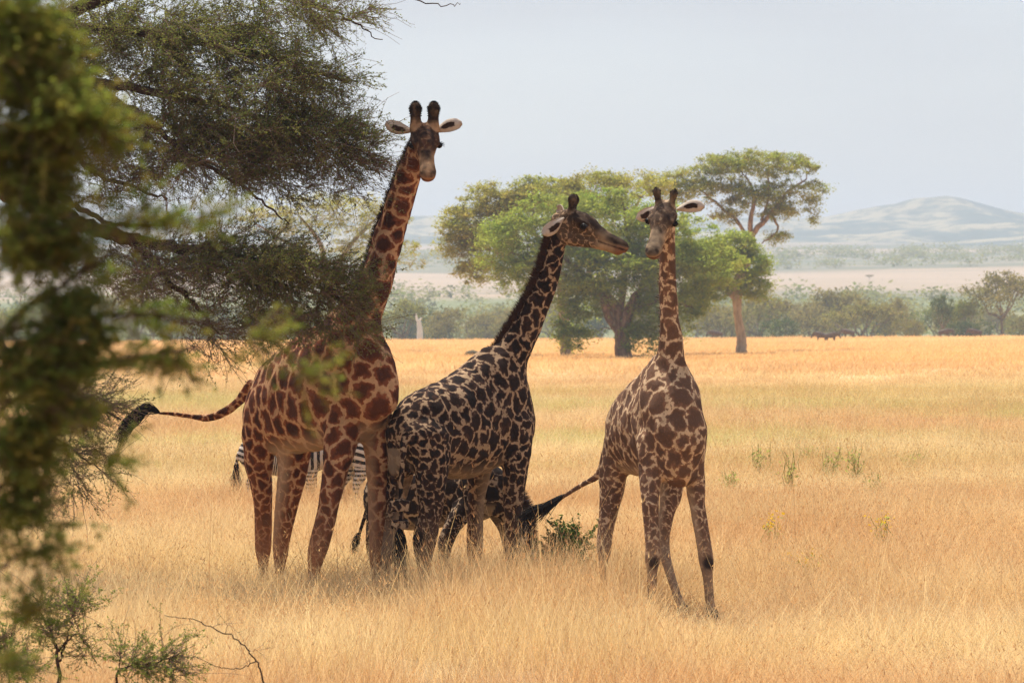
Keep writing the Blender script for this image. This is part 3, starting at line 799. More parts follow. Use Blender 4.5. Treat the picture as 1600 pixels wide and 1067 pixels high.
def ground_mat():
    m = Mat('dry_ground')
    pos = m.coord('World'); sep = m.node('ShaderNodeSeparateXYZ'); m.l.new(pos, sep.inputs[0]); Y = sep.outputs[1]
    near = m.mix(.85, field_color(m), m.mix(m.ramp(m.noise(1.0, 3, m.coord('World', (.25, .5, .3))), .4, .65), (.20, .125, .06), (.27, .12, .06)))
    nearf = field_color(m)
    near = m.mix(m.ramp(Y, 80, 260), near, nearf)
    st = m.noise(1.0, 4, m.coord('World', (.004, .012, .01)))
    spk = m.noise(1.0, 3, m.coord('World', (.02, .03, .02)))
    plain = m.mix(m.ramp(st, .40, .56), (.34, .25, .17), (.12, .125, .08))
    plain = m.mix(m.ramp(spk, .6, .68, 0, .6), plain, (.10, .12, .06))
    # belts of open straw plain and of bush, at their own distances
    belt = m.math('MULTIPLY', m.ramp(Y, 1180, 1330), m.ramp(Y, 1640, 1760, 1, 0))
    plain = m.mix(m.math('MULTIPLY', belt, .85), plain, (.36, .27, .195))
    bush = m.math('MULTIPLY', m.ramp(Y, 1700, 1850), m.ramp(Y, 2150, 2350, 1, 0))
    plain = m.mix(m.math('MULTIPLY', bush, .8), plain, m.mix(m.ramp(spk, .35, .6), (.26, .22, .16), (.13, .14, .085)))
    bush2 = m.math('MULTIPLY', m.ramp(Y, 470, 560), m.ramp(Y, 1150, 1230, 1, 0))
    plain = m.mix(m.math('MULTIPLY', bush2, .75), plain, (.16, .18, .07))
    c = m.mix(m.ramp(Y, 440, 520), near, plain)
    m.principled(c, .95, .1, bump=m.noise(3.0, 4, pos), bump_h=.04)
    return m.m

def build_ground():
    ys = np.concatenate([np.arange(-150, 20, 30), np.arange(20, 120, 2.5), np.arange(120, 480, 6), np.arange(480, 1200, 25), np.arange(1200, 4701, 70)])
    xs = np.concatenate([np.arange(-3000, -600, 200), np.arange(-600, -120, 30), np.arange(-120, 120, 5), np.arange(120, 600, 30), np.arange(600, 3001, 200)])
    X, Y = np.meshgrid(xs, ys, indexing='ij')
    Z = ground_z(X, Y)
    nx, ny = X.shape
    i, j = np.meshgrid(np.arange(nx - 1), np.arange(ny - 1), indexing='ij')
    a = (i * ny + j).ravel()
    q = np.stack([a, a + ny, a + ny + 1, a + 1], 1)
    me = make_mesh('ground', np.stack([X, Y, Z], -1).reshape(-1, 3), quads=q, smooth=True, mat=ground_mat())
    return link('ground', me, kind='structure')

def build_hills():
    m = Mat('hill_scrub')
    n = m.noise(1.0, 5, m.coord('World', (.011, .008, .03)), .65); f = m.noise(1.0, 4, m.coord('World', (.045, .035, .09)), .65)
    c = m.mix(m.ramp(n, .44, .55), (.28, .235, .14), (.06, .08, .06))
    c = m.mix(m.ramp(f, .5, .6, 0, .8), c, (.045, .06, .035))
    m.principled(c, .95, .1)
    # skyline read off the photograph: (pixel x, pixel y) for a ridge about 3.7 km away
    sky = np.array([(-900, 372), (-400, 352), (0, 347), (120, 340), (230, 328), (330, 331), (420, 337), (560, 342), (680, 346), (800, 350), (950, 352), (1100, 350), (1200, 345), (1290, 341), (1340, 331), (1395, 326), (1420, 318), (1450, 314), (1478, 309), (1500, 311), (1530, 319), (1570, 331), (1610, 339), (1700, 345), (2000, 352), (2600, 362)], float)
    Yr = 3700.0
    rx = (sky[:, 0] - 800) * Yr / F_PX; rz = CAM_H + (HORIZON - sky[:, 1]) * Yr / F_PX
    xs = np.linspace(-1500, 1500, 420); ys = np.concatenate([np.linspace(2500, 3700, 44), np.linspace(3760, 4500, 12)])
    X, Y = np.meshgrid(xs, ys, indexing='ij')
    top = np.interp(X, rx, rz)
    g = np.interp(Y, [2500, 2800, 3250, 3550, 3700, 3950, 4500], [-.02, .10, .42, .86, 1.0, .8, 0])
    base = np.interp(Y, [2500, 4500], [48, 50])
    Z = base + (top - base) * g
    Z += (n2(X, Y, .005, 5) - .5) * 34 * g * (1 - g) * 2 + (n2(X, Y, .012, 6) - .5) * 16 * np.clip(g * 1.6, 0, 1) + (n2(X, Y, .045, 7) - .5) * 4.5 * np.clip(g * 1.4, 0, 1)
    nx, ny = X.shape
    i, j = np.meshgrid(np.arange(nx - 1), np.arange(ny - 1), indexing='ij')
    a = (i * ny + j).ravel()
    me = make_mesh('hills', np.stack([X, Y, Z], -1).reshape(-1, 3), quads=np.stack([a, a + ny, a + ny + 1, a + 1], 1), smooth=True, mat=m.m)
    link('hills', me, kind='structure')

def build_haze():
    G = Geo()
    x0, x1, y0, y1, z0, z1 = -3100, 3100, -200, 4800, -14, 165
    G.add([(x, y, z) for x in (x0, x1) for y in (y0, y1) for z in (z0, z1)],
          q=[(0, 1, 3, 2), (4, 6, 7, 5), (0, 4, 5, 1), (2, 3, 7, 6), (0, 2, 6, 4), (1, 5, 7, 3)])
    m = Mat('haze')
    v = m.node('ShaderNodeVolumePrincipled')
    v.inputs['Color'].default_value = (.57, .67, .82, 1)
    v.inputs['Density'].default_value = HAZE_D
    v.inputs['Anisotropy'].default_value = .35
    m.l.new(v.outputs[0], m.out.inputs['Volume'])
    link('haze', G.mesh('haze', m.m), kind='stuff')

HAZE_D = 2.8e-4
build_ground()
build_hills()
build_haze()
# ================================================================== grass
def grass_mat():
    m = Mat('dry_grass')
    c = field_color(m)
    t = m.attr('tint')
    oi = m.node('ShaderNodeObjectInfo').outputs['Random']
    c = m.mix(m.ramp(oi, 0, 1, 0, .32, False), c, (.58, .42, .21))
    c = m.mix(m.ramp(t, .3, 1.0, 0, .75, False), c, (.46, .20, .09))
    c = m.mix(m.ramp(t, 0, .28, .42, 0, False), c, (.88, .76, .50))
    m.leafy(c, .46, m.mix(1.0, c, (1.05, 1.0, .88), 'MULTIPLY'))
    return m.m

def tuft_mesh(name, n, rad, h0, h1, wid, rng, mat, seg=3, heads=0.25, lean=.35):
    V, Q, T, A = [], [], [], []; k = 0
    for _ in range(n):
        r = rad * math.sqrt(rng.rand()); th = rng.rand() * 6.283
        p = np.array([r * math.cos(th), r * math.sin(th), -.02])
        az = rng.rand() * 6.283; L = rng.uniform(h0, h1) * (.5 + .5 * rng.rand()) * (1 + .25 * (rng.rand() < .1))
        ln = abs(rng.normal(0, lean)) + .03
        s = np.array([math.cos(az + 1.57), math.sin(az + 1.57), 0]); fa = rng.rand() * 3.14
        s = np.array([math.cos(fa), math.sin(fa), 0])
        d = np.array([math.cos(az) * ln, math.sin(az) * ln, 1]); d /= np.linalg.norm(d)
        tint = rng.rand() ** 2 * .45
        bend = rng.uniform(.1, .5)
        for i in range(seg + 1):
            f = i / seg; w = wid * .5 * (1 - f * .8) * (.6 + .8 * tint)
            V += [p - s * w, p + s * w]; A += [tint, tint]
            if i < seg: Q.append((k + 2 * i, k + 2 * i + 1, k + 2 * i + 3, k + 2 * i + 2))
            d = d + np.array([math.cos(az), math.sin(az), -.35]) * bend / seg; d /= np.linalg.norm(d)
            p = p + d * L / seg
        k += 2 * (seg + 1)
        if rng.rand() < heads:                                # seed head
            e = p; hl = rng.uniform(.02, .05); tt = rng.uniform(.4, 1)
            V += [e - s * wid * .6 - d * hl * .2, e + s * wid * .6, e + d * hl]; A += [tt] * 3
            T.append((k, k + 1, k + 2)); k += 3
    return make_mesh(name, V, T, Q, False, mat, {'tint': A})

def grass_height(x, y):
    """Height factor of the sward."""
    px = 800 + x * F_PX / y
    h = .45 + .95 * n2(x, y, .42, 21) + .5 * (n2(x, y, .09, 22) - .5)
    tall = np.exp(-((px - 760) / 330.0) ** 2) * sstep(y, 23.5, 26) * (1 - sstep(y, 34.6, 36.4))
    h = h + .75 * tall
    short = sstep(px, 930, 1060) * (1 - sstep(px, 1180, 1260)) * sstep(y, 29.5, 31) * (1 - sstep(y, 33.5, 35))
    h = h * (1 - .55 * short)
    return np.clip(h, .25, 2.0) * .82

def grass_layer(name, meshes, y0, y1, dens, scale, rng, margin=1.35):
    # points spread evenly over the ground that the valley shows, a little wider than the frame
    hw = lambda y: .15 * y * margin + 1.5
    area = .15 * margin * (y1 ** 2 - y0 ** 2) + 3.0 * (y1 - y0)
    n = int(area * dens)
    y = np.sqrt(rng.uniform(y0 ** 2, y1 ** 2, n)); x = rng.uniform(-1, 1, n) * hw(y)
    keep = rng.rand(n) < np.clip(-.1 + 2.0 * n2(x, y, .30, 33), .22, 1)
    x, y = x[keep], y[keep]; n = len(x)
    z = ground_z(x, y)
    me = bpy.data.meshes.new(name); me.vertices.add(n)
    me.vertices.foreach_set('co', np.stack([x, y, z], 1).astype(np.float32).ravel())
    rot = np.stack([rng.normal(0, .06, n), rng.normal(0, .06, n), rng.rand(n) * 6.283], 1)
    a = me.attributes.new('rot', 'FLOAT_VECTOR', 'POINT'); a.data.foreach_set('vector', rot.astype(np.float32).ravel())
    h = grass_height(x, y)
    sx = scale * rng.uniform(.8, 1.25, n)
    sc = np.stack([sx, sx, sx * h * rng.uniform(.75, 1.2, n)], 1)
    a = me.attributes.new('scl', 'FLOAT_VECTOR', 'POINT'); a.data.foreach_set('vector', sc.astype(np.float32).ravel())
    a = me.attributes.new('pick', 'INT', 'POINT'); a.data.foreach_set('value', rng.randint(0, len(meshes), n).astype(np.int32))
    coll = bpy.data.collections.new(name + '_blades')
    for k, t in enumerate(meshes):
        o = bpy.data.objects.new('grass_blades_%d' % k, t); coll.objects.link(o)
    ng = bpy.data.node_groups.new(name, 'GeometryNodeTree')
    ng.interface.new_socket('Geometry', in_out='INPUT', socket_type='NodeSocketGeometry')
    ng.interface.new_socket('Geometry', in_out='OUTPUT', socket_type='NodeSocketGeometry')
    N, L = ng.nodes, ng.links
    gi, go = N.new('NodeGroupInput'), N.new('NodeGroupOutput')
    ci = N.new('GeometryNodeCollectionInfo'); ci.inputs['Collection'].default_value = coll
    ci.inputs['Separate Children'].default_value = True; ci.inputs['Reset Children'].default_value = True
    ip = N.new('GeometryNodeInstanceOnPoints'); ip.inputs['Pick Instance'].default_value = True
    def at(nm, ty):
        x_ = N.new('GeometryNodeInputNamedAttribute'); x_.data_type = ty; x_.inputs['Name'].default_value = nm
        return x_.outputs['Attribute']
    L.new(gi.outputs[0], ip.inputs['Points']); L.new(ci.outputs[0], ip.inputs['Instance'])
    L.new(at('pick', 'INT'), ip.inputs['Instance Index'])
    e2r = N.new('FunctionNodeEulerToRotation'); L.new(at('rot', 'FLOAT_VECTOR'), e2r.inputs[0])
    L.new(e2r.outputs[0], ip.inputs['Rotation']); L.new(at('scl', 'FLOAT_VECTOR'), ip.inputs['Scale'])
    L.new(ip.outputs[0], go.inputs[0])
    o = link('grass', me, label='golden dry grass covering the whole plain', category='grass', kind='stuff')
    md = o.modifiers.new('grass', 'NODES'); md.node_group = ng
    return o, n

M_GRASS = grass_mat()
_r = np.random.RandomState(77)
near_t = [tuft_mesh('tuft_near', 80, .26, .30, .70, .0075, _r, M_GRASS, 3, .18, .28) for _ in range(5)]
near_t += [tuft_mesh('tuft_lean', 55, .28, .35, .70, .007, _r, M_GRASS, 3, .12, .75) for _ in range(2)]
mid_t = [tuft_mesh('tuft_mid', 60, .5, .28, .55, .016, _r, M_GRASS, 2, .2) for _ in range(4)]
far_t = [tuft_mesh('tuft_far', 60, 1.3, .25, .5, .05, _r, M_GRASS, 2, 0) for _ in range(4)]
print('grass', grass_layer('grass_near', near_t, 23, 62, 19, 1.0, _r)[1])
stem_t = [tuft_mesh('tall_stems', 10, .45, .6, 1.05, .009, _r, M_GRASS, 4, .5, .35) for _ in range(4)]
tus_t = [tuft_mesh('tussock', 150, .16, .5, .85, .008, _r, M_GRASS, 4, .12, .42) for _ in range(4)]
print('grass', grass_layer('grass_tussocks', tus_t, 25, 110, .55, 1.0, _r)[1])
print('grass', grass_layer('grass_stems', stem_t, 24, 75, 3.6, 1.0, _r)[1])
print('grass', grass_layer('grass_mid', mid_t, 60, 150, 5.5, 1.0, _r)[1])
print('grass', grass_layer('grass_far', far_t, 145, 445, .75, 1.0, _r, 1.2)[1])
# ================================================================== trees
def leaf_quads(G, c, size, rng, flat=.5, aspect=.5, tint=None):
    """Small rhombic leaves at the points c, turned every way but more often level."""
    n = len(c)
    nr = rng.normal(0, 1, (n, 3)); nr[:, 2] += flat * 3 * np.sign(nr[:, 2] + 1e-6); nr /= np.linalg.norm(nr, axis=1)[:, None]
    a = np.cross(nr, rng.normal(0, 1, (n, 3))); a /= np.linalg.norm(a, axis=1)[:, None] + 1e-9
    b = np.cross(nr, a)
    s = (size * rng.uniform(.6, 1.35, n))[:, None]
    v = np.stack([c - a * s, c + b * s * aspect, c + a * s, c - b * s * aspect], 1).reshape(-1, 3)
    q = np.arange(n * 4).reshape(-1, 4)
    t = np.repeat(rng.rand(n) if tint is None else tint, 4)
    G.add(v, q=q, a=t)

def crown_points(blobs, rng, clumps, per, clump_r, shell=.55, power=.6):
    """Clumped points inside ellipsoids (cx,cy,cz,rx,ry,rz), thicker near the outside."""
    vol = np.array([b[3] * b[4] * b[5] for b in blobs]) ** power
    pick = rng.choice(len(blobs), clumps, p=vol / vol.sum())
    B = np.array(blobs, float)[pick]
    d = rng.normal(0, 1, (clumps, 3)); d /= np.linalg.norm(d, axis=1)[:, None]
    d[:, 2] = np.where(rng.rand(clumps) < .35, np.abs(d[:, 2]), d[:, 2])
    r = shell + (1 - shell) * rng.rand(clumps) ** .6
    cc = B[:, :3] + d * B[:, 3:] * r[:, None]
    cr = clump_r * rng.uniform(.5, 1.4, clumps)
    p = np.repeat(cc, per, 0) + rng.normal(0, .45, (clumps * per, 3)) * np.repeat(cr, per)[:, None] * np.array([1.15, 1.15, .6])
    return cc, p, np.repeat(np.clip(rng.normal(.35, .3, clumps), 0, 1), per)

def branch_path(a, b, rng, n=6, sag=.1, wob=.08):
    a, b = np.asarray(a, float), np.asarray(b, float)
    L = np.linalg.norm(b - a); t = np.linspace(0, 1, n)[:, None]
    w = rng.normal(0, wob * L, (n, 3)) * np.sin(np.pi * t)
    return a * (1 - t) + b * t + w + np.array([0, 0, 1]) * sag * L * np.sin(np.pi * t)

def far_tree_mesh(rng, kind):
    """A tree of height 1 for copying: returns (trunk mesh, crown mesh)."""
    T, C = Geo(), Geo()
    flat = kind in (0, 3)
    h = .42 if kind != 2 else .18
    T.tube(branch_path((0, 0, -.15), (rng.normal(0, .03), 0, h), rng, 5, 0, .03), np.linspace(.035, .022, 5), 6)
    blobs = []
    nb = rng.randint(4, 7)
    for k in range(nb):
        th = k * 6.283 / nb + rng.rand(); rr = rng.uniform(.15, .38) * (1.35 if flat else 1)
        z = rng.uniform(.62, .86) if kind != 2 else rng.uniform(.35, .75)
        e = np.array([rr * math.cos(th), rr * math.sin(th), z])
        T.tube(branch_path((0, 0, h), e, rng, 5, -.05, .05), np.linspace(.02, .007, 5), 5)
        rx = rng.uniform(.2, .32)
        blobs.append((*e, rx * 1.1, rx * 1.1, rx * (.42 if flat else (.62 if kind != 2 else .85))))
    if kind == 2: blobs.append((0, 0, .35, .4, .4, .33))
    blobs.append((0, 0, .82, .25, .25, .14))
    cc, p, t = crown_points(blobs, rng, 240, 16, .10, .4)
    leaf_quads(C, p, .023, rng, .4, .6, t)
    return T, C

M_BARK_FAR = bark_mat('bark_grey_brown', (.16, .115, .075), (.30, .22, .15), 3)
M_BARK = bark_mat('bark_brown', (.13, .075, .045), (.34, .22, .14), 5)
M_BARK_DARK = bark_mat('bark_dark', (.035, .020, .014), (.11, .06, .04), 9)
M_FOL = [foliage_mat('foliage_green', (.14, .19, .04), (.19, .20, .05), (.22, .19, .055), .25, .5),
         foliage_mat('foliage_olive', (.18, .175, .06), (.22, .19, .07), (.24, .18, .08), .25, .5),
         foliage_mat('foliage_yellow', (.19, .19, .05), (.22, .19, .065), (.23, .17, .08), .25, .5),
         foliage_mat('foliage_deep', (.045, .085, .03), (.07, .11, .035), (.09, .10, .035), .25)]

variants = []
_r = np.random.RandomState(202)
for kind in (0, 1, 2, 3, 1, 2):
    T, C = far_tree_mesh(_r, kind)
    tm = T.mesh('trunk', M_BARK_FAR, True)
    crowns = []
    for mt in M_FOL:
        cm = C.mesh('crown', mt, attr='tint'); crowns.append(cm)
    variants.append((tm, crowns))

def far_tree(kind, px, top, Y, half, matk, label, group, rz=0.0):
    """top = pixel row of the crown's top, half = half width in pixels."""
    x = (px - 800) * Y / F_PX; gz = float(ground_z(np.array([x]), np.array([Y]))[0])
    H = (CAM_H + (HORIZON - top) * Y / F_PX - gz) * 1.13
    W = half * Y / F_PX / .55
    o = empty('tree' if kind != 2 else 'bushy_tree', (x, Y, gz), label, 'tree', group)
    tm, cr = variants[kind]
    t = link('trunk', tm, o); c = link('crown', cr[matk], o)
    for b in (t, c):
        b.scale = (W, W, H); b.rotation_euler = (0, 0, rz)
    return o

_ones = 'first second third fourth fifth sixth seventh eighth ninth tenth eleventh twelfth thirteenth fourteenth fifteenth sixteenth seventeenth eighteenth nineteenth'.split()
def nth(k):
    if k < 20: return _ones[k - 1]
    t = {2: 'twent', 3: 'thirt', 4: 'fort'}[k // 10]
    return t + ('ieth' if k % 10 == 0 else 'y-' + _ones[k % 10 - 1])
_ad = ['flat topped', 'rounded', 'low bushy', 'spreading', 'loose', 'dense']
_co = ['green', 'olive', 'yellowish', 'dark green']
spec_line = [  # kind, px, top, Y, half, material
    (0, 630, 476, 520, 36, 0, 'green flat topped tree beside the dead white trunk'),
    (1, 690, 492, 560, 34, 1, 'olive tree on the far field edge right of the dead white trunk'),
    (2, 752, 488, 600, 44, 2, 'pale bushy tree on the far field edge between the two left giraffes'),
    (4, 800, 490, 540, 34, 1, 'olive tree on the field edge just left of the dark giraffe neck'),
    (1, 1130, 488, 560, 34, 1, 'olive tree on the field edge just left of the pale bare trunk'),
    (0, 1186, 468, 540, 48, 2, 'yellow green tree on the field edge right of the pale bare trunk'),
    (2, 1222, 498, 500, 34, 3, 'dark round bush on the field edge right of the pale bare trunk'),
    (1, 1270, 490, 580, 36, 1, 'olive tree behind the pair of resting wildebeest'),
    (3, 1310, 462, 600, 52, 1, 'tall spreading olive tree behind the resting wildebeest'),
    (0, 1345, 478, 520, 52, 2, 'wide yellowish tree right of the resting wildebeest'),
    (1, 1395, 478, 560, 32, 1, 'olive tree in the far treeline left of the yellow bush'),
    (2, 1420, 500, 500, 26, 2, 'small yellow bush on the field edge left of the dark green tree'),
    (1, 1472, 470, 480, 22, 3, 'dark green tree with a thin trunk on the field edge'),
    (3, 1510, 476, 500, 30, 0, 'green tree right of the dark thin trunked tree'),
    (2, 1512, 502, 490, 36, 3, 'dark low bush left of the tallest far acacia'),
    (0, 1566, 434, 500, 46, 1, 'tallest far acacia at the right edge with a pale forked trunk'),
    (2, 1600, 492, 540, 30, 1, 'olive bush under the tallest far acacia at the right edge'),
    (3, 215, 470, 520, 50, 1, 'olive tree far behind the lower left twigs'),
    (1, 300, 480, 560, 44, 0, 'green tree far behind the low acacia bough'),
    (0, 60, 474, 500, 52, 0, 'green far tree at the left edge behind blurred leaves'),
]
for i, (k, px, top, Y, hf, mk, lb) in enumerate(spec_line):
    far_tree(k, px, top, Y, hf, mk, lb, 'trees along the far field edge', i * 1.3)
_r = np.random.RandomState(31)
for i in range(46):     # fuller treeline standing behind the nearer ones
    px = -60 + i * 38 + _r.uniform(-14, 14); k = _r.randint(0, 6); mk = _r.choice([0, 1, 1, 2, 3])
    far_tree(k, px, _r.uniform(476, 500), _r.uniform(620, 760), _r.uniform(26, 42), mk,
             'hazy %s %s tree, %s from the left in the belt beyond the golden field' % (_co[mk] if mk != 2 else 'yellowish', _ad[k].replace(' ', '-'), nth(i + 1)), 'hazy trees beyond the field', _r.rand() * 6)
_tiny = [(1358, 430, 6), (1432, 438, 12), (1465, 444, 6), (1485, 440, 5), (1378, 448, 6), (1270, 440, 14), (1575, 425, 6), (657, 438, 10), (640, 452, 9), (716, 446, 9)]
for i, (px, top, hf) in enumerate(_tiny):
    rank = 1 + sum(q[0] < px for q in _tiny)
    far_tree(0 if i % 2 else 3, px, top, 1480 + 37 * (i % 4), hf, 1, 'tiny hazy acacia on the pale distant plain, %s of them from the left' % nth(rank), 'tiny acacias on the distant plain', i)

# distant bushland: nobody could count it
def bushland():
    rng = np.random.RandomState(8); G = Geo()
    for (y0, y1, n, s) in ((780, 1180, 420, 1.0), (1180, 1320, 90, .9), (1750, 2500, 500, 1.2)):
        Y = rng.uniform(y0, y1, n); X = rng.uniform(-.2, .2, n) * Y
        keep = n2(X, Y, .006, 40) > .38
        X, Y = X[keep], Y[keep]; Z = ground_z(X, Y)
        for x, y, z in zip(X, Y, Z):
            r = rng.uniform(3.5, 7) * s
            c = np.array([x, y, z + r * .35]) + rng.normal(0, 1, (90, 3)) * np.array([r * .55, r * .4, r * .25])
            leaf_quads(G, c, r * .13, rng, .5, .7)
    link('bushland', G.mesh('bushland', M_FOL[0], attr='tint'), kind='stuff', label='hazy green bushland spread over the distant slopes', category='bushland')
bushland()

# ------------------------------------------------------------------ the acacias in the middle distance
def big_tree(label, base, trunks, blobs, mat, bark, clumps, per, clump_r, leaf, seed, twigs=1.0, group=None, hang=0, mat2=None):
    rng = np.random.RandomState(seed)
    gp = P(*base); gp[2] = ground_z(gp[:1], gp[1:2])[0]
    o = empty('acacia_tree', gp, label, 'tree', group)
    Y0 = base[2]
    T, L = Geo(), Geo()
    limbs = []
    for row in trunks:
        pts = spline([list(P(r[0], r[1], Y0 + r[2])) + [r[3]] for r in row], max(6, 4 * len(row)))
        pts[:, :3] += rng.normal(0, .03, (len(pts), 3))
        T.tube(pts[:, :3], pts[:, 3], 8); limbs.append(pts)
    LP = np.vstack(limbs)
    B = []
    for (px, py, dy, rx, ry, rd) in blobs:
        c = P(px, py, Y0 + dy); s = Y0 / F_PX
        B.append((*c, rx * s, rd, ry * s))
    cc, p, t = crown_points(B, rng, clumps, per, clump_r, .35)
    # twigs tie every clump back to the nearest limb (below it)
    W = Geo()
    nodes = LP[:, :3].copy()
    order = np.argsort(np.min(((cc[:, None] - nodes[None]) ** 2).sum(-1), 1))
    extra = [nodes]
    pool = nodes; rad = np.full(len(pool), .07)
    for k in order[: int(len(cc) * twigs)]:
        d = ((pool - cc[k]) ** 2).sum(1) + 2.0 * np.maximum(pool[:, 2] - cc[k][2], 0)
        j = d.argmin()
        if d[j] > 36: continue
        pth = branch_path(pool[j], cc[k], rng, 5, .05, .07)
        r0 = min(rad[j] * .85, .055)
        W.tube(pth, np.linspace(r0, max(.012, r0 * .4), 5), 4)
        pool = np.vstack([pool, pth[2:]]); rad = np.concatenate([rad, [r0 * .7, r0 * .55, r0 * .45]])
    leaf_quads(L, p, leaf, rng, .35, .45, t)
    if hang:
        low = p[rng.choice(len(p), hang)] ; low = low - np.array([0, 0, 1]) * rng.rand(hang)[:, None] * 1.2
        leaf_quads(L, low, leaf * .9, rng, .1, .4)
    link('trunk', T.mesh('trunk', bark, True, origin=gp), o)
    link('branches', W.mesh('branches', bark, True, origin=gp), o, kind='stuff')
    link('crown', L.mesh('crown', mat, attr='tint', origin=gp), o)
    return o

M_A = foliage_mat('acacia_green', (.21, .31, .055), (.26, .33, .07), (.29, .29, .08), .8, .55)
M_B = foliage_mat('acacia_yellow', (.27, .31, .07), (.31, .31, .08), (.31, .26, .09), .8, .55)
M_C = foliage_mat('acacia_mixed', (.22, .29, .06), (.27, .29, .07), (.29, .25, .08), .8, .55)

big_tree('broad bright green acacia with a thick leaning trunk behind the dark giraffe head', (972, 562, 242),
    [[(975, 566, 0, .62), (972, 530, 0, .55), (968, 495, .3, .5), (955, 470, .5, .40), (925, 440, 0, .26), (880, 400, -1, .15)],
     [(972, 520, 0, .45), (985, 480, -.4, .36), (1010, 440, 0, .22), (1050, 400, 0, .12)],
     [(968, 520, .2, .34), (948, 490, -.4, .30), (930, 455, -.8, .22), (860, 420, -1, .14), (800, 395, -1, .08)],
     [(968, 495, .3, .3), (975, 440, 1, .22), (980, 380, 1, .14), (975, 330, 0, .08)],
     [(985, 480, -.4, .2), (1040, 470, -1, .13), (1080, 480, -1, .07)]],
    [(800, 390, 0, 62, 55, 3), (870, 350, 0, 80, 52, 3.2), (950, 345, .5, 90, 52, 3.5), (1040, 370, 0, 80, 50, 3.2), (1100, 420, -.5, 70, 45, 2.6),
     (870, 420, -1, 90, 50, 3), (960, 420, -1.5, 100, 55, 3), (820, 430, 0, 55, 30, 2.4), (900, 490, 0, 40, 50, 1.8), (1050, 470, -1, 60, 45, 2), (1010, 500, 0, 45, 40, 1.8), (895, 528, -.6, 34, 34, 1.4), (1090, 490, -.5, 22, 30, 1.2), (1005, 530, -.8, 34, 30, 1.2), (1030, 430, -1.5, 70, 50, 2), (930, 450, -2.6, 60, 26, 1.2), (985, 425, -2.6, 70, 24, 1.2), (905, 500, -1.2, 26, 40, 1.0), (1060, 520, -.5, 14, 20, .8)],
    M_A, M_BARK, 1250, 74, .72, .125, 61, 1.0, 'acacias in the middle distance', 900)
big_tree('taller yellowish acacia crown rising behind the broad green acacia', (886, 556, 262),
    [[(884, 560, 0, .45), (884, 530, 0, .40), (880, 480, 0, .34), (870, 430, 0, .28), (840, 370, 0, .18), (780, 320, 0, .09)],
     [(870, 430, 0, .24), (900, 360, 0, .18), (930, 310, 0, .1)], [(870, 430, 0, .2), (790, 400, 0, .13), (720, 370, 0, .07)],
     [(880, 470, 0, .24), (960, 380, 0, .18), (1000, 310, 0, .1)]],
    [(770, 312, 0, 55, 26, 3), (730, 345, 0, 45, 26, 2.4), (712, 388, 0, 28, 20, 1.8), (850, 300, 0, 60, 24, 3), (930, 290, 0, 60, 22, 3), (1000, 292, 0, 50, 24, 3), (900, 330, 0, 90, 30, 3), (885, 545, 0, 12, 14, .7), (740, 425, 0, 34, 24, 1.8), (725, 370, -.5, 44, 30, 2.2), (770, 390, -1, 50, 40, 2.4), (790, 340, -.5, 60, 36, 2.6), (860, 310, -1, 70, 30, 2.6)],
    M_B, M_BARK_FAR, 900, 60, .62, .12, 62, 1.0, 'acacias in the middle distance', 300)
big_tree('tall open crowned acacia at the right with bare limbs showing against the sky', (1159, 546, 300),
    [[(1159, 548, 0, .34), (1158, 520, 0, .33), (1152, 480, 0, .32), (1162, 430, 0, .31), (1174, 388, 0, .30), (1178, 362, 0, .26), (1205, 335, 0, .20), (1230, 300, 0, .12), (1260, 280, 0, .07)],
     [(1174, 395, 0, .28), (1172, 350, 0, .22), (1178, 310, 0, .17), (1165, 275, 0, .09)],
     [(1176, 385, 0, .2), (1150, 345, 0, .15), (1110, 310, 0, .11), (1080, 285, 0, .06)],
     [(1205, 335, 0, .14), (1215, 360, 0, .10), (1190, 380, 0, .05)], [(1190, 345, 0, .14), (1200, 310, 0, .11), (1200, 265, 0, .06)]],
    [(1120, 258, 0, 40, 16, 2.6), (1180, 250, 0, 56, 16, 3), (1235, 262, 0, 48, 20, 2.8), (1265, 300, 0, 30, 20, 2.2), (1210, 300, 0, 45, 16, 2.4), (1080, 280, 0, 48, 18, 2.5), (1045, 300, 0, 34, 20, 2), (1150, 300, 0, 34, 14, 2), (1225, 335, 0, 30, 14, 1.6), (1270, 330, 0, 12, 22, 1), (1160, 275, 0, 90, 30, 2.8), (1190, 320, 0, 70, 24, 2.2), (1100, 300, 0, 60, 22, 2.2), (1130, 340, 0, 26, 14, 1.4), (1215, 372, 0, 20, 12, 1.2)],
    M_C, M_BARK, 700, 56, .58, .12, 63, 1.0, 'acacias in the middle distance', 350)
big_tree('small dense acacia with one straight pale trunk at the right of the group', (1156, 547, 272),
    [[(1157, 552, 0, .48), (1159, 532, 0, .40), (1154, 500, 0, .33), (1150, 472, 0, .32), (1148, 445, 0, .26), (1160, 415, 0, .15)],
     [(1150, 472, 0, .2), (1120, 435, 0, .14), (1080, 415, 0, .07)], [(1150, 465, 0, .2), (1180, 430, 0, .14), (1195, 410, 0, .07)]],
    [(1120, 415, 0, 50, 34, 2.8), (1165, 415, 0, 42, 36, 2.6), (1140, 385, 0, 45, 24, 2.4), (1180, 448, 0, 28, 24, 2), (1105, 450, 0, 36, 24, 2), (1080, 470, 0, 26, 20, 1.6), (1065, 400, 0, 40, 30, 2.2)],
    M_A, bark_mat('bark_pale', (.30, .21, .14), (.46, .35, .24), 4), 480, 85, .6, .12, 64, 1.0, 'acacias in the middle distance', 300)
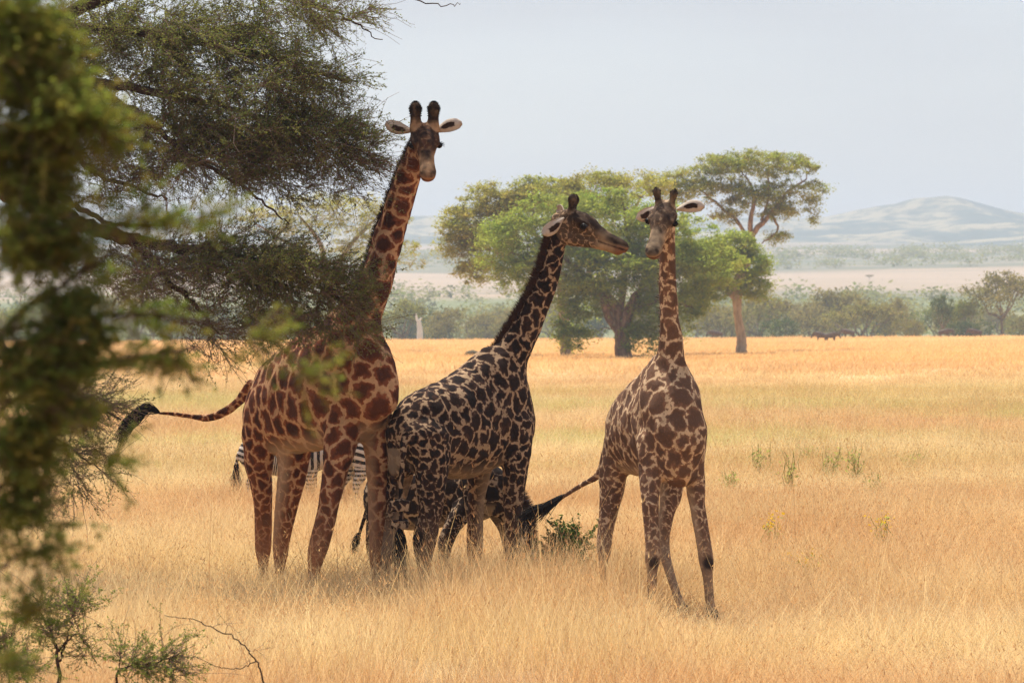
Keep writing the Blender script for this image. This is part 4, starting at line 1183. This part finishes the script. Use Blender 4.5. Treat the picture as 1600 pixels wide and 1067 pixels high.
big_tree('pale yellow acacia standing behind the neck of the tallest giraffe', (520, 560, 300),
    [[(525, 562, 0, .40), (522, 500, 0, .36), (512, 440, 0, .30), (500, 380, 0, .2), (470, 340, 0, .1)], [(512, 440, 0, .26), (550, 380, 0, .18), (590, 340, 0, .09)],
     [(515, 420, 0, .2), (450, 380, 0, .14), (400, 350, 0, .07)]],
    [(420, 345, 0, 50, 28, 3), (480, 330, 0, 50, 30, 3), (550, 325, 0, 55, 24, 3), (600, 345, 0, 45, 26, 2.5), (520, 370, 0, 100, 34, 3.4), (640, 400, 0, 24, 26, 2), (440, 400, 0, 60, 28, 2.6), (580, 395, 0, 60, 30, 2.6)],
    M_B, M_BARK_FAR, 420, 40, .62, .12, 65, 1.0, 'acacias in the middle distance')
# ================================================================== near acacia, shrubs, zebras, wildebeest
def grow(spec, leafmat, barkmat, seed, name, label, category, root_loc, scale=1.0):
    """Boughs given by hand; shoots fill the given masses of foliage, every shoot carried by one before it."""
    rng = np.random.RandomState(seed)
    S = scale
    BG, TG, LG = Geo(), Geo(), Geo()
    pool, prad = [], []
    for row in spec['boughs']:
        pts = spline([list(P(*r[:3])) + [r[3]] for r in row], 6 * len(row))
        pts[:, :3] += rng.normal(0, .012 * S, (len(pts), 3))
        BG.tube(pts[:, :3], pts[:, 3], 8)
        pool.append(pts[:, :3]); prad.append(pts[:, 3])
    pool = np.vstack(pool); prad = np.concatenate(prad)
    leafc, leaft, shoots = [], [], []
    drift = np.array(spec.get('drift', (.7, 0, -.25)))
    def shoot(a, d, L, r0, n):
        pts = [a]; p = a.copy(); d = nrm(d)
        for i in range(n):
            d = nrm(d + rng.normal(0, .16, 3) + drift * .05)
            p = p + d * L / n; pts.append(p.copy())
        pts = np.array(pts)
        TG.tube(pts, np.linspace(r0, max(r0 * .45, .0016 * S), n + 1), 4 if r0 > .006 * S else 3)
        return pts
    for (px, py, Y, rx, ry, rd, n2_, n3_, lf) in spec['masses']:
        c = P(px, py, Y); s = Y / F_PX; R_ = np.array([rx * s, rd, ry * s])
        inside = lambda q: (((q - c) / R_) ** 2).sum()
        for _ in range(n2_):
            d = rng.normal(0, 1, 3); d /= np.linalg.norm(d); tgt = c + d * R_ * rng.uniform(.3, .95)
            dd = ((pool - tgt) ** 2).sum(1) + .5 * S * np.maximum(pool[:, 0] - tgt[0], 0) * np.sign(drift[0]) ** 2
            j = dd.argmin()
            if dd[j] > (1.6 * S) ** 2 : continue
            L = math.sqrt(((pool[j] - tgt) ** 2).sum())
            pth = branch_path(pool[j], tgt, rng, 7, .06, .05)
            r0 = min(prad[j] * .7, .012 * S) * rng.uniform(.6, 1)
            TG.tube(pth, np.linspace(r0, r0 * .4, 7), 5)
            pool = np.vstack([pool, pth[2:]]); prad = np.concatenate([prad, np.linspace(r0 * .8, r0 * .4, 5)])
            main = nrm(pth[-1] - pth[0])
            for _ in range(n3_):
                i = rng.randint(1, 7)
                d = nrm(main * .7 + rng.normal(0, .55, 3) * np.array([1, 1, .75]) + drift * .55)
                sh = shoot(pth[i], d, rng.uniform(.22, .55) * S * (1.6 if rng.rand() < .12 else 1), .0035 * S, 5)
                if inside(sh[-1]) > 2.2 and rng.rand() < .6: continue
                shoots.append((sh, lf))
                for _ in range(2):
                    k = rng.randint(1, 5)
                    s2 = shoot(sh[k], nrm(d + rng.normal(0, .7, 3)), rng.uniform(.10, .28) * S, .0022 * S, 4)
                    shoots.append((s2, lf))
    for sh, lf in shoots:
        L = np.linalg.norm(np.diff(sh, axis=0), axis=1).sum(); n = max(2, int(L / (.020 * S) * lf))
        u = rng.uniform(.12, 1, n) * (len(sh) - 1); i = np.minimum(u.astype(int), len(sh) - 2); f = (u - i)[:, None]
        c = sh[i] * (1 - f) + sh[i + 1] * f + rng.normal(0, .011 * S, (n, 3))
        leafc.append(c); leaft.append(np.full(n, np.clip(rng.normal(.3, .3), 0, 1)))
        # thorns
        if rng.rand() < .35:
            k = rng.randint(0, len(sh)); t = nrm(rng.normal(0, 1, 3)); w = nrm(np.cross(t, rng.normal(0, 1, 3))) * .0016 * S
            TG.add([sh[k] - w, sh[k] + w, sh[k] + t * .05 * S], t=[(0, 1, 2)])
    for (c, R_, n) in spec.get('roof', []):                    # canopy out of the frame, overhead
        c = np.array(c); R_ = np.array(R_)
        for _ in range(n):
            d = rng.normal(0, 1, 3); d /= np.linalg.norm(d); t = c + d * R_ * rng.rand() ** .4
            m_ = spec.get('roof_leaves', 60)
            leafc.append(t + rng.normal(0, 1, (m_, 3)) * np.array([.26, .26, .10])); leaft.append(np.full(m_, rng.rand()))
            j = ((pool - t) ** 2).sum(1).argmin()
            if rng.rand() < .6 and np.linalg.norm(pool[j] - t) < 3:
                pth = branch_path(pool[j], t, rng, 5, .05, .05); TG.tube(pth, np.linspace(.014, .005, 5), 3)
                pool = np.vstack([pool, pth[2:]]); prad = np.concatenate([prad, [.01, .008, .006]])
    C = np.vstack(leafc); tt = np.concatenate(leaft)
    leaf_quads(LG, C, spec.get('leaf', .013) * S, rng, .25, .42, tt)
    o = empty(name, root_loc, label, category)
    if BG.v: link('boughs' if name != 'shrub' else 'stem', BG.mesh('boughs', barkmat, True, origin=root_loc), o)
    link('twigs', TG.mesh('twigs', spec.get('twigmat', barkmat), origin=root_loc), o, kind='stuff')
    link('foliage', LG.mesh('foliage', leafmat, attr='tint', origin=root_loc), o, kind='stuff')
    print(name, 'leaves', len(C), 'twig verts', TG.n)
    return o

M_TWIG = (lambda m: (m.principled(m.mix(m.noise(8, 2, m.coord('World')), (.11, .058, .044), (.27, .18, .14)), .85, .2), m.m)[1])(Mat('twig'))
M_NEAR = foliage_mat('thorn_leaf', (.125, .165, .05), (.17, .195, .06), (.25, .24, .09), 1.6, .42)
M_BLUR = foliage_mat('close_leaf', (.12, .19, .05), (.18, .24, .06), (.27, .20, .06), 7, .5)

ACACIA = dict(
    boughs=[
        # trunk and main forks, left of the frame
        [(-420, 945, 37, .30), (-400, 800, 37, .26), (-380, 600, 37, .23), (-330, 430, 36.8, .20), (-250, 330, 36.6, .17)],
        [(-330, 430, 36.8, .15), (-250, 250, 36.6, .13), (-120, 120, 36.4, .11), (60, 40, 36.2, .085), (260, -40, 36.2, .06), (480, -110, 36.5, .04), (760, -190, 37, .02)],
        [(-300, 350, 36.7, .15), (-200, 130, 38, .13), (-50, -60, 39.5, .10), (200, -220, 40.5, .07), (600, -300, 41, .04), (950, -330, 41, .02)],
        [(-250, 330, 36.6, .13), (-100, 290, 36.2, .12), (0, 300, 35.8, .10), (60, 318, 35.6, .095), (110, 342, 35.4, .085), (160, 362, 35.3, .075), (230, 380, 35.2, .062), (300, 390, 35.1, .052), (370, 402, 35.0, .04), (450, 425, 34.9, .03), (520, 458, 34.8, .018), (570, 500, 34.8, .009)],
        [(205, 376, 35.25, .05), (235, 402, 35.15, .04), (262, 436, 35.1, .034), (300, 470, 35.1, .024), (340, 520, 35.0, .012)],
        [(60, 318, 35.6, .05), (90, 305, 35.4, .04), (130, 330, 35.2, .03), (180, 350, 35.1, .022), (250, 350, 35.0, .014), (290, 328, 35, .01)],
        [(-120, 120, 36.4, .08), (20, 140, 36, .07), (140, 130, 35.8, .055), (270, 150, 35.6, .04), (400, 180, 35.5, .025), (520, 215, 35.4, .013), (590, 245, 35.4, .006)],
        [(140, 130, 35.8, .045), (230, 190, 35.5, .035), (300, 245, 35.4, .024), (370, 285, 35.3, .016), (420, 325, 35.2, .011), (452, 352, 35.2, .006)],
        [(60, 40, 36.2, .06), (200, 50, 36, .05), (320, 70, 35.9, .036), (440, 95, 35.8, .022), (540, 130, 35.7, .01)],
        [(260, -40, 36.2, .04), (400, -20, 36, .03), (500, 10, 35.9, .018), (560, 40, 35.9, .009), (600, 66, 35.9, .004)],
        [(480, -110, 36.5, .03), (560, -50, 36.3, .02), (620, -8, 36.2, .009), (690, 9, 36.2, .006), (722, 7, 36.2, .003)],
        [(-100, 290, 36.2, .06), (-60, 420, 36, .05), (-10, 520, 35.8, .04), (60, 590, 35.6, .03), (130, 620, 35.5, .02), (190, 655, 35.5, .010)],
        [(20, 560, 35.7, .03), (60, 660, 35.6, .02), (110, 700, 35.5, .013), (160, 735, 35.5, .006)],
        [(60, 40, 36.2, .05), (120, 240, 36, .03), (200, 290, 35.8, .02), (260, 310, 35.7, .01)],
    ],
    masses=[ # px, py, Y, rx, ry, depth radius, shoots, side shoots, leafiness
        (150, 60, 36.2, 150, 90, 1.2, 46, 12, 1.3), (330, 70, 36.0, 150, 90, 1.2, 60, 12, 1.3), (450, 130, 35.7, 110, 70, 1.0, 46, 12, 1.1),
        (250, 180, 35.8, 150, 80, 1.1, 56, 12, 1.25), (400, 210, 35.5, 120, 65, .9, 50, 12, 1.15), (520, 220, 35.5, 75, 48, .7, 30, 11, .9),
        (100, 190, 36, 100, 90, 1.1, 30, 11, 1.0), (470, 20, 36.0, 80, 45, .9, 18, 11, .9), (560, 20, 36, 40, 34, .6, 7, 8, .8), (572, 238, 35.4, 44, 30, .4, 11, 8, .75), (540, 285, 35.4, 46, 34, .4, 7, 7, .6),
        (300, 260, 35.5, 140, 50, .9, 34, 11, .75), (430, 280, 35.4, 90, 50, .7, 22, 10, .7), (150, 280, 35.8, 110, 50, .9, 18, 10, .7),
        (350, 400, 35.0, 110, 42, .7, 34, 11, 1.2), (440, 425, 34.85, 115, 52, .7, 40, 11, 1.3), (520, 450, 34.7, 55, 46, .45, 15, 10, 1.2), (555, 515, 34.75, 42, 32, .4, 8, 8, 1.0),
        (430, 500, 34.9, 90, 40, .6, 22, 11, .9), (250, 420, 35.1, 110, 60, .7, 30, 12, .6), (330, 500, 35.1, 100, 60, .7, 18, 10, .5), (150, 430, 35.4, 120, 80, .8, 22, 10, .5),
        (120, 640, 35.5, 85, 55, .6, 26, 11, .6), (110, 720, 35.5, 70, 60, .5, 16, 10, .6), (40, 600, 35.6, 80, 70, .6, 18, 10, .8), (30, 780, 35.5, 50, 60, .5, 8, 9, .7),
    ],
    roof=[((-5.5, 38.3, 7.9), (3.4, 3.2, .7), 200), ((-1.6, 38.3, 8.0), (3.4, 2.6, .6), 200), ((.9, 36.2, 7.8), (2.3, 2.0, .5), 120)],
    roof_leaves=70, leaf=.015, drift=(.75, 0, -.28), twigmat=M_TWIG)
grow(ACACIA, M_NEAR, M_BARK_DARK, 5, 'thorn_tree', 'large thorny acacia spreading its twiggy boughs over the giraffes from the left', 'tree', P(-420, 945, 37) * [1, 1, 0])

CLOSE = dict(
    boughs=[[(-160, 1500, 7.2, .02), (-120, 1100, 7.2, .018), (-90, 700, 7.2, .015), (-60, 350, 7.2, .012), (-20, 60, 7.2, .009)],
            [(-90, 700, 7.2, .012), (0, 640, 7.1, .008), (90, 590, 7.0, .006), (200, 560, 7.0, .005), (330, 540, 7.0, .003)],
            [(-80, 640, 7.2, .009), (20, 500, 7.1, .007), (120, 430, 7.0, .005), (200, 380, 6.9, .003)],
            [(0, 520, 7.1, .006), (150, 495, 7.0, .005), (300, 500, 6.9, .004), (420, 535, 6.9, .003), (500, 590, 6.9, .002)],
            [(-60, 350, 7.2, .008), (20, 260, 7.1, .006), (110, 200, 7.0, .004), (180, 190, 7.0, .003)],
            [(-100, 850, 7.2, .009), (0, 760, 7.1, .007), (60, 720, 7.1, .005), (90, 700, 7.1, .003)],
            [(-110, 950, 7.2, .009), (-20, 900, 7.2, .006), (40, 860, 7.1, .004)],
            [(-110, 1050, 7.2, .008), (-20, 1010, 7.2, .005), (50, 960, 7.1, .003)],
            [(90, 590, 7.0, .005), (125, 660, 7, .004), (160, 715, 7, .002)]],
    masses=[(30, 100, 7.1, 90, 110, .14, 40, 9, 1.0), (105, 190, 7.0, 72, 40, .12, 24, 9, 1.0), (30, 260, 7.1, 85, 80, .12, 34, 9, 1.0), (200, 350, 6.9, 60, 20, .08, 8, 8, .8),
            (50, 390, 7.0, 90, 55, .12, 26, 9, .9), (140, 490, 7.0, 130, 34, .12, 17, 8, .9), (50, 570, 7.0, 100, 50, .13, 30, 9, 1.0), (220, 568, 7.0, 80, 16, .1, 9, 7, .9),
            (400, 530, 6.9, 44, 16, .06, 6, 6, .7), (480, 578, 6.9, 26, 16, .05, 4, 6, .8), (85, 640, 7.0, 45, 30, .1, 9, 8, .8), (165, 725, 7, 12, 16, .05, 3, 6, .8), (30, 700, 7.1, 60, 60, .12, 20, 9, .9),
            (20, 790, 7.1, 50, 60, .1, 13, 9, .9), (45, 860, 7.1, 34, 26, .07, 5, 7, .8), (30, 950, 7.1, 40, 30, .08, 5, 7, .8), (0, 1040, 7.1, 40, 40, .1, 4, 7, .8), (320, 350, 6.9, 24, 14, .05, 4, 6, .7)],
    leaf=.036, drift=(.6, 0, .0), twigmat=M_TWIG)
grow(CLOSE, M_BLUR, M_BARK_DARK, 6, 'shrub', 'blurred green leafy shrub close to the camera along the left edge', 'shrub', P(-160, 1500, 7.2) * [1, 1, 0], scale=.24)

def shrub(label, rootpx, Y, boughs, masses, seed, leaf=.02, mat=None, name='shrub', sc=.6, drift=(.0, 0, .35)):
    b = [[(px, py, Y + dy, r) for (px, py, dy, r) in row] for row in boughs]
    m = [(px, py, Y, rx, ry, rd, a, c, l) for (px, py, rx, ry, rd, a, c, l) in masses]
    rt = P(rootpx[0], rootpx[1], Y); rt[2] = 0
    return grow(dict(boughs=b, masses=m, leaf=leaf, drift=drift, twigmat=M_TWIG), mat or M_SH, M_BARK_DARK, seed, name, label, 'shrub', rt, scale=sc)
M_SH = foliage_mat('shrub_leaf', (.11, .17, .035), (.16, .21, .05), (.24, .24, .07), 4, .5)
shrub('small dark green shrub in the grass between the dark giraffe and the slim giraffe', (885, 925), 36.6,
      [[(885, 925, 0, .012), (886, 890, 0, .009), (890, 838, 0, .004)], [(884, 915, 0, .01), (866, 880, 0, .006), (846, 850, 0, .003)], [(886, 920, 0, .008), (905, 900, 0, .004), (918, 892, 0, .003)]],
      [(890, 862, 13, 38, .12, 24, 8, 1.0), (862, 870, 20, 22, .12, 18, 8, .9), (880, 895, 26, 16, .14, 12, 7, .9), (908, 896, 14, 8, .08, 5, 5, .8)], 71, leaf=.05, mat=foliage_mat('shrub_dark_leaf', (.07, .12, .03), (.10, .15, .04), (.14, .16, .05), 4, .35))
shrub('bright green sapling with forked stem in the lower left corner', (95, 1180), 23.5,
      [[(95, 1180, 0, .02), (90, 1035, 0, .012), (84, 1000, 0, .01), (66, 960, 0, .006), (52, 930, 0, .003)], [(90, 1035, 0, .010), (104, 1000, 0, .007), (112, 965, 0, .004), (120, 925, 0, .002)], [(88, 1025, 0, .007), (120, 990, .0, .004), (150, 1035, 0, .003)]],
      [(60, 945, 20, 24, .12, 10, 7, .8), (112, 945, 18, 26, .12, 12, 8, 1.0), (86, 985, 34, 18, .12, 12, 7, .8), (135, 1020, 16, 22, .1, 7, 6, .6)], 72, drift=(0, 0, .4))
shrub('leafy green spray in the bottom left corner of the grass', (20, 1180), 22.5,
      [[(20, 1180, 0, .014), (14, 1080, 0, .009), (8, 1030, 0, .004)], [(18, 1120, 0, .01), (40, 1060, 0, .005)]],
      [(8, 1025, 28, 26, .12, 14, 8, 1.0), (36, 1050, 24, 18, .12, 9, 7, .8)], 73)
shrub('low green branch lying over the grass at the bottom left', (190, 1150), 22.0,
      [[(165, 1150, 0, .012), (185, 1052, 0, .008), (215, 1040, 0, .006), (250, 1035, 0, .005), (290, 1015, 0, .003)], [(185, 1052, 0, .006), (188, 1020, 0, .003)], [(250, 1035, 0, .004), (275, 1055, 0, .002)]],
      [(225, 1040, 36, 14, .1, 14, 8, 1.0), (268, 1024, 26, 12, .08, 9, 7, 1.0), (188, 1022, 8, 12, .06, 4, 6, .8), (272, 1052, 14, 8, .06, 4, 6, .8)], 74, drift=(.3, 0, .2))
shrub('thin arching bare twig over the grass at the bottom', (425, 1150), 22.0,
      [[(430, 1150, 0, .008), (412, 1067, 0, .006), (398, 1030, 0, .005), (375, 1003, 0, .0045), (330, 980, 0, .004), (300, 968, 0, .003), (258, 962, 0, .002)],
       [(398, 1034, 0, .004), (370, 1044, 0, .003), (335, 1040, 0, .0025), (300, 1024, 0, .0018)]],
      [(330, 975, 40, 6, .04, 5, 2, .5), (400, 1020, 30, 14, .06, 3, 2, .3)], 75, leaf=.012, sc=.35, drift=(-.3, 0, .1))

# leafy green weeds out in the grass at the right
def weed(px, top, Y, half, seed, label, yellow=False):
    rng = np.random.RandomState(seed); G, L, Fl = Geo(), Geo(), Geo()
    b = P(px, 0, Y); b[2] = ground_z(b[:1], b[1:2])[0]
    H = CAM_H + (HORIZON - top + 20) * Y / F_PX - b[2]; W = 1.3 * half * Y / F_PX
    o = empty('weed', b, label, 'weed', 'green weeds in the grass')
    cs, fl = [], []
    for _ in range(10):
        e = b + np.array([rng.uniform(-W, W), rng.uniform(-W, W), H * rng.uniform(.55, 1)])
        p = branch_path(b + rng.normal(0, .06, 3) * [1, 1, 0], e, rng, 7, 0, .05); G.tube(p, np.linspace(.008, .003, 7), 4)
        u = rng.uniform(.3, 1, 13 if not yellow else 5) * 5.99; i = u.astype(int)
        cs.append(p[i] + rng.normal(0, .05, (len(i), 3))); fl.append(p[-1] + rng.normal(0, .05, (4, 3)))
    link('stem', G.mesh('stem', M_WD, attr='tint', origin=b), o)
    leaf_quads(L, np.vstack(cs), .036, rng, .2, .4, np.full(len(np.vstack(cs)), .3)); link('leaves', L.mesh('leaves', M_WD, attr='tint', origin=b), o, kind='stuff')
    if yellow:
        leaf_quads(Fl, np.vstack(fl), .022, rng, .2, .9); link('flowers', Fl.mesh('flowers', M_YEL, origin=b), o, kind='stuff')
M_WD = foliage_mat('weed_leaf', (.24, .30, .10), (.32, .34, .13), (.42, .38, .16), 4, .5)
M_YEL = (lambda m: (m.leafy((.75, .48, .03), .3), m.m)[1])(Mat('yellow_petals'))
for i, (px, top, Y, hf, lb) in enumerate([
        (1140, 752, 56, 10, 'lowest green weed nearest the slim giraffe'), (1190, 704, 61, 14, 'upright green weed second from the slim giraffe'), (1236, 722, 54, 12, 'short green weed left of the middle of the weed patch'),
        (1262, 712, 66, 12, 'leafy green weed in the middle of the weed patch'), (1296, 716, 60, 16, 'spreading green weed right of the middle of the patch'), (1336, 700, 59, 14, 'tallest green weed with thin upright stalks'),
        (1366, 742, 53, 14, 'bushy green weed below the tallest weed'), (1420, 716, 62, 22, 'pale green weed at the right end of the patch')]):
    weed(px, top, Y, hf, 300 + i, lb)
for i, (px, top, Y, hf, lb) in enumerate([(1378, 828, 42, 14, 'dry stalk with tiny yellow flowers in the middle of the right grass'), (1206, 826, 42, 8, 'thin weed with yellow flower dots right of the slim giraffe'), (1262, 884, 37, 14, 'low weed with orange yellow flowers in the right foreground grass')]):
    weed(px, top, Y, hf, 330 + i, lb, True)

# dead white trunk on the field edge
def dead_trunk():
    Y = 500; b = P(655, 0, Y); b[2] = ground_z(b[:1], b[1:2])[0]; s = Y / F_PX
    G = Geo(); rng = np.random.RandomState(1)
    G.tube([P(656, 540, Y), P(656, 515, Y), P(654, 500, Y)], [.55, .42, .3], 7); G.tube([P(654, 505, Y), P(651, 497, Y), P(650, 490, Y)], [.25, .18, .08], 6); G.tube([P(655, 502, Y), P(659, 496, Y)], [.2, .08], 6)
    m = bark_mat('dead_wood', (.62, .55, .48), (.80, .74, .66), 2)
    o = link('dead_trunk', G.mesh('dead_trunk', m, True, origin=b), None, loc=b, label='dead white bare tree trunk standing on the far field edge', category='dead tree')
dead_trunk()

# ------------------------------------------------------------------ zebras
def zebra_mat():
    m = Mat('zebra_coat')
    ph = m.attr('phase'); dk = m.attr('dark'); n = m.noise(9, 2, m.coord('Object'))
    s = m.math('SINE', m.math('MULTIPLY_ADD', n, 1.6, ph))
    c = m.mix(m.ramp(s, -.1, .12), (.60, .53, .44), (.018, .013, .012))
    c = m.mix(dk, c, (.02, .015, .015))
    m.principled(c, .75, .25)
    return m.m
M_ZEB = zebra_mat()
def zebra(loc, yaw, label, seed, head_low=True, size=1.0):
    rng = np.random.RandomState(seed)
    fw = np.array([math.cos(yaw), math.sin(yaw), 0]); lf = np.array([-fw[1], fw[0], 0]); up = np.array([0, 0, 1.0]); b = np.array(loc, float)
    p = lambda f, s, u: b + (fw * f + lf * s + up * u) * size
    ch = [Chain('trunk', [(p(-.62, 0, .98), (.2, .22)), (p(-.48, 0, 1.0), (.27, .29)), (p(-.1, 0, .96), (.30, .31)), (p(.3, 0, .98), (.27, .31)), (p(.52, 0, 1.0), (.2, .26))], up, k=.08)]
    if head_low:
        ch += [Chain('neck', [(p(.45, 0, 1.08), (.14, .26)), (p(.72, 0, 1.0), (.11, .19)), (p(.95, 0, .86), (.085, .14))], fw * .3 + up, k=.08),
               Chain('head', [(p(.98, 0, .86), (.09, .12)), (p(1.1, 0, .72), (.075, .10)), (p(1.2, 0, .56), (.055, .06)), (p(1.24, 0, .50), (.05, .05))], fw + up * .6, k=.05)]
    else:
        ch += [Chain('neck', [(p(.45, 0, 1.1), (.14, .26)), (p(.7, 0, 1.25), (.10, .19)), (p(.88, 0, 1.38), (.08, .14))], up, k=.08),
               Chain('head', [(p(.9, 0, 1.40), (.08, .12)), (p(1.08, 0, 1.30), (.07, .09)), (p(1.28, 0, 1.18), (.05, .06))], fw + up * .6, k=.05)]
    for sg in (-1, 1):
        a = rng.uniform(-.08, .08)
        ch.append(Chain('leg', [(p(.42, sg * .13, .9), (.1, .16)), (p(.42 + a * .5, sg * .13, .62), (.07, .085)), (p(.42 + a, sg * .13, .42), (.055, .06)), (p(.41 + a, sg * .13, .22), (.035, .04)), (p(.42 + a, sg * .13, .08), (.04, .045)), (p(.44 + a, sg * .13, .02), (.05, .06))], fw, k=.04))
        ch.append(Chain('leg', [(p(-.5, sg * .14, .95), (.13, .24)), (p(-.52 + a * .5, sg * .14, .66), (.095, .12)), (p(-.62 + a, sg * .13, .46), (.05, .07)), (p(-.6 + a, sg * .13, .24), (.036, .042)), (p(-.57 + a, sg * .13, .08), (.042, .048)), (p(-.55 + a, sg * .13, .02), (.05, .06))], fw, k=.04))
        ch.append(Chain('ear', [(ch[2].c[0] + lf * sg * .07 + up * .08 - fw * .02, (.03, .02)), (ch[2].c[0] + lf * sg * .1 + up * .2 - fw * .05, (.02, .014))], fw, k=.02))
    ch.append(Chain('tail', [(p(-.78, 0, 1.08), (.035, .035)), (p(-.86, 0, .95), (.028, .028)), (p(-.88, 0, .75), (.022, .022))], fw, k=.02))
    F, lo = build_sdf(ch, .016); v, q = surface_nets(F, lo, .016); v = smooth_verts(v, q, 2)
    zi, t, off = zones(v, ch); zn = np.array([c.zone for c in ch])[zi]
    f, u = (v - b) @ fw / size, (v - b) @ up / size
    rump = 1 / (1 + np.exp((f + .22) / .06))
    ph = (f * 58) * (1 - rump) + rump * (u * 62 + f * 18)
    ph = np.where(zn == 'leg', np.where(u < .72, u * 95, ph), ph)
    ph = np.where(zn == 'neck', (f * .8 + u * .2) * 70, ph); ph = np.where(zn == 'head', f * 120, ph)
    dark = np.where((zn == 'head') & (t > .8), 1.0, 0) + np.where(u < .06, .9, 0)
    o = empty('zebra', b, label, 'zebra', 'zebras behind the tallest giraffe')
    link('body', make_mesh('body', v - b, quads=q, smooth=True, mat=M_ZEB, attrs={'phase': ph, 'dark': np.clip(dark, 0, 1)}), o)
    G = Geo(); n = 260
    for k in range(n):
        a = p(-.88, 0, .80) + rng.normal(0, .012, 3); G.tube(branch_path(a, a + np.array([rng.normal(0, .04), rng.normal(0, .04), -rng.uniform(.25, .45)]), rng, 4, 0, .03), np.linspace(.005, .002, 4), 3)
    link('tail_tuft', G.mesh('tail_tuft', M_HAIR_BLACK, origin=b), o)
    nk = ch[1]; G = Geo(); rts = []
    for _ in range(500):
        i = rng.randint(0, len(nk.c)); ud = nk.u[i] * np.sign(nk.u[i] @ up); rts.append((nk.c[i] + ud * nk.r[i, 1] * .95 + lf * rng.normal(0, .015), ud))
    hair_cards(G, [r[0] for r in rts], [r[1] for r in rts], .08, .012, rng, .15, 0, 2)
    link('mane', G.mesh('mane', M_HAIR_BLACK, origin=b), o)
def gl(px, Y): return ((px - 800) * Y / F_PX, Y, 0.0)
zebra(gl(448, 52.0), 0.05, 'grazing zebra side on between the hind legs of the tallest giraffe', 1, True, .87)
zebra(gl(598, 51.0), 0.75, 'zebra showing its striped rump between the front legs of the tallest giraffe', 2, False)

# ------------------------------------------------------------------ wildebeest
def wildebeest_mesh():
    up = np.array([0, 0, 1.0]); fw = np.array([1.0, 0, 0])
    A = np.array
    ch = [Chain('t', [(A([-.7, 0, .95]), (.2, .22)), (A([-.2, 0, 1.0]), (.26, .3)), (A([.35, 0, 1.1]), (.27, .36)), (A([.6, 0, 1.15]), (.2, .28))], up, k=.08),
          Chain('n', [(A([.6, 0, 1.2]), (.15, .24)), (A([.95, 0, 1.15]), (.12, .2))], up, k=.08), Chain('h', [(A([.98, 0, 1.2]), (.1, .13)), (A([1.15, 0, .95]), (.09, .1)), (A([1.25, 0, .72]), (.08, .08))], fw, k=.05)]
    for s in (-1, 1):
        ch.append(Chain('l', [(A([.45, s * .15, .9]), (.09, .12)), (A([.45, s * .15, .45]), (.05, .06)), (A([.45, s * .15, 0.02]), (.05, .06))], fw, k=.05))
        ch.append(Chain('l', [(A([-.62, s * .15, .9]), (.1, .15)), (A([-.68, s * .15, .45]), (.05, .06)), (A([-.62, s * .15, 0.02]), (.05, .06))], fw, k=.05))
        ch.append(Chain('o', [(A([.98, s * .08, 1.32]), (.035, .035)), (A([.98, s * .28, 1.30]), (.03, .03)), (A([.98, s * .32, 1.5]), (.015, .015))], fw, k=.03))
    F, lo = build_sdf(ch, .04); v, q = surface_nets(F, lo, .04); v = smooth_verts(v, q, 1)
    m = Mat('wildebeest_hide'); m.principled(m.mix(m.noise(6, 2, m.coord('Object')), (.06, .04, .032), (.14, .10, .08)), .8, .2)
    return make_mesh('wildebeest', v, quads=q, smooth=True, mat=m.m)
WB = wildebeest_mesh()
for i, (px, Y, yaw, sink, lb) in enumerate([
        (1284, 385, 2.9, .55, 'left wildebeest of the pair lying close together in the far grass'), (1298, 384, .3, .6, 'right wildebeest of the pair lying close together in the far grass'),
        (1326, 415, 2.6, .35, 'single wildebeest standing just right of the resting pair'), (1476, 418, .2, .5, 'dark wildebeest below the dark green thin trunked tree'),
        (1524, 420, 2.9, .6, 'small dark wildebeest near the right edge of the far field'), (1119, 418, 3.0, .5, 'pale rumped wildebeest left of the straight pale trunk')]):
    x = (px - 800) * Y / F_PX; z = float(ground_z(np.array([x]), np.array([float(Y)]))[0])
    o = link('wildebeest', WB, None, loc=(x, Y, z - sink * .4), label=lb, category='wildebeest', group='wildebeest resting in the far grass')
    o.rotation_euler = (0, 0, yaw); o.scale = (.95, .95, .95)
# low grey mound in the grass
_g = Geo(); _c = P(738, 552, 262); _g.tube([_c + [-.7, 0, -.25], _c + [-.4, 0, -.05], _c + [0, 0, 0], _c + [.5, 0, -.08], _c + [.8, 0, -.25]], [.05, .22, .28, .2, .04], 8)
_m = Mat('dark_earth'); _m.principled(_m.mix(_m.noise(4, 3, _m.coord('World')), (.10, .085, .05), (.2, .16, .09)), .95, .1)
_go = P(738, 552, 262); _go[2] = ground_z(_go[:1], _go[1:2])[0]
link('earth_mound', _g.mesh('earth_mound', _m.m, True, origin=_go), None, loc=_go, label='small dark mound in the far grass between the two left giraffes', category='mound')
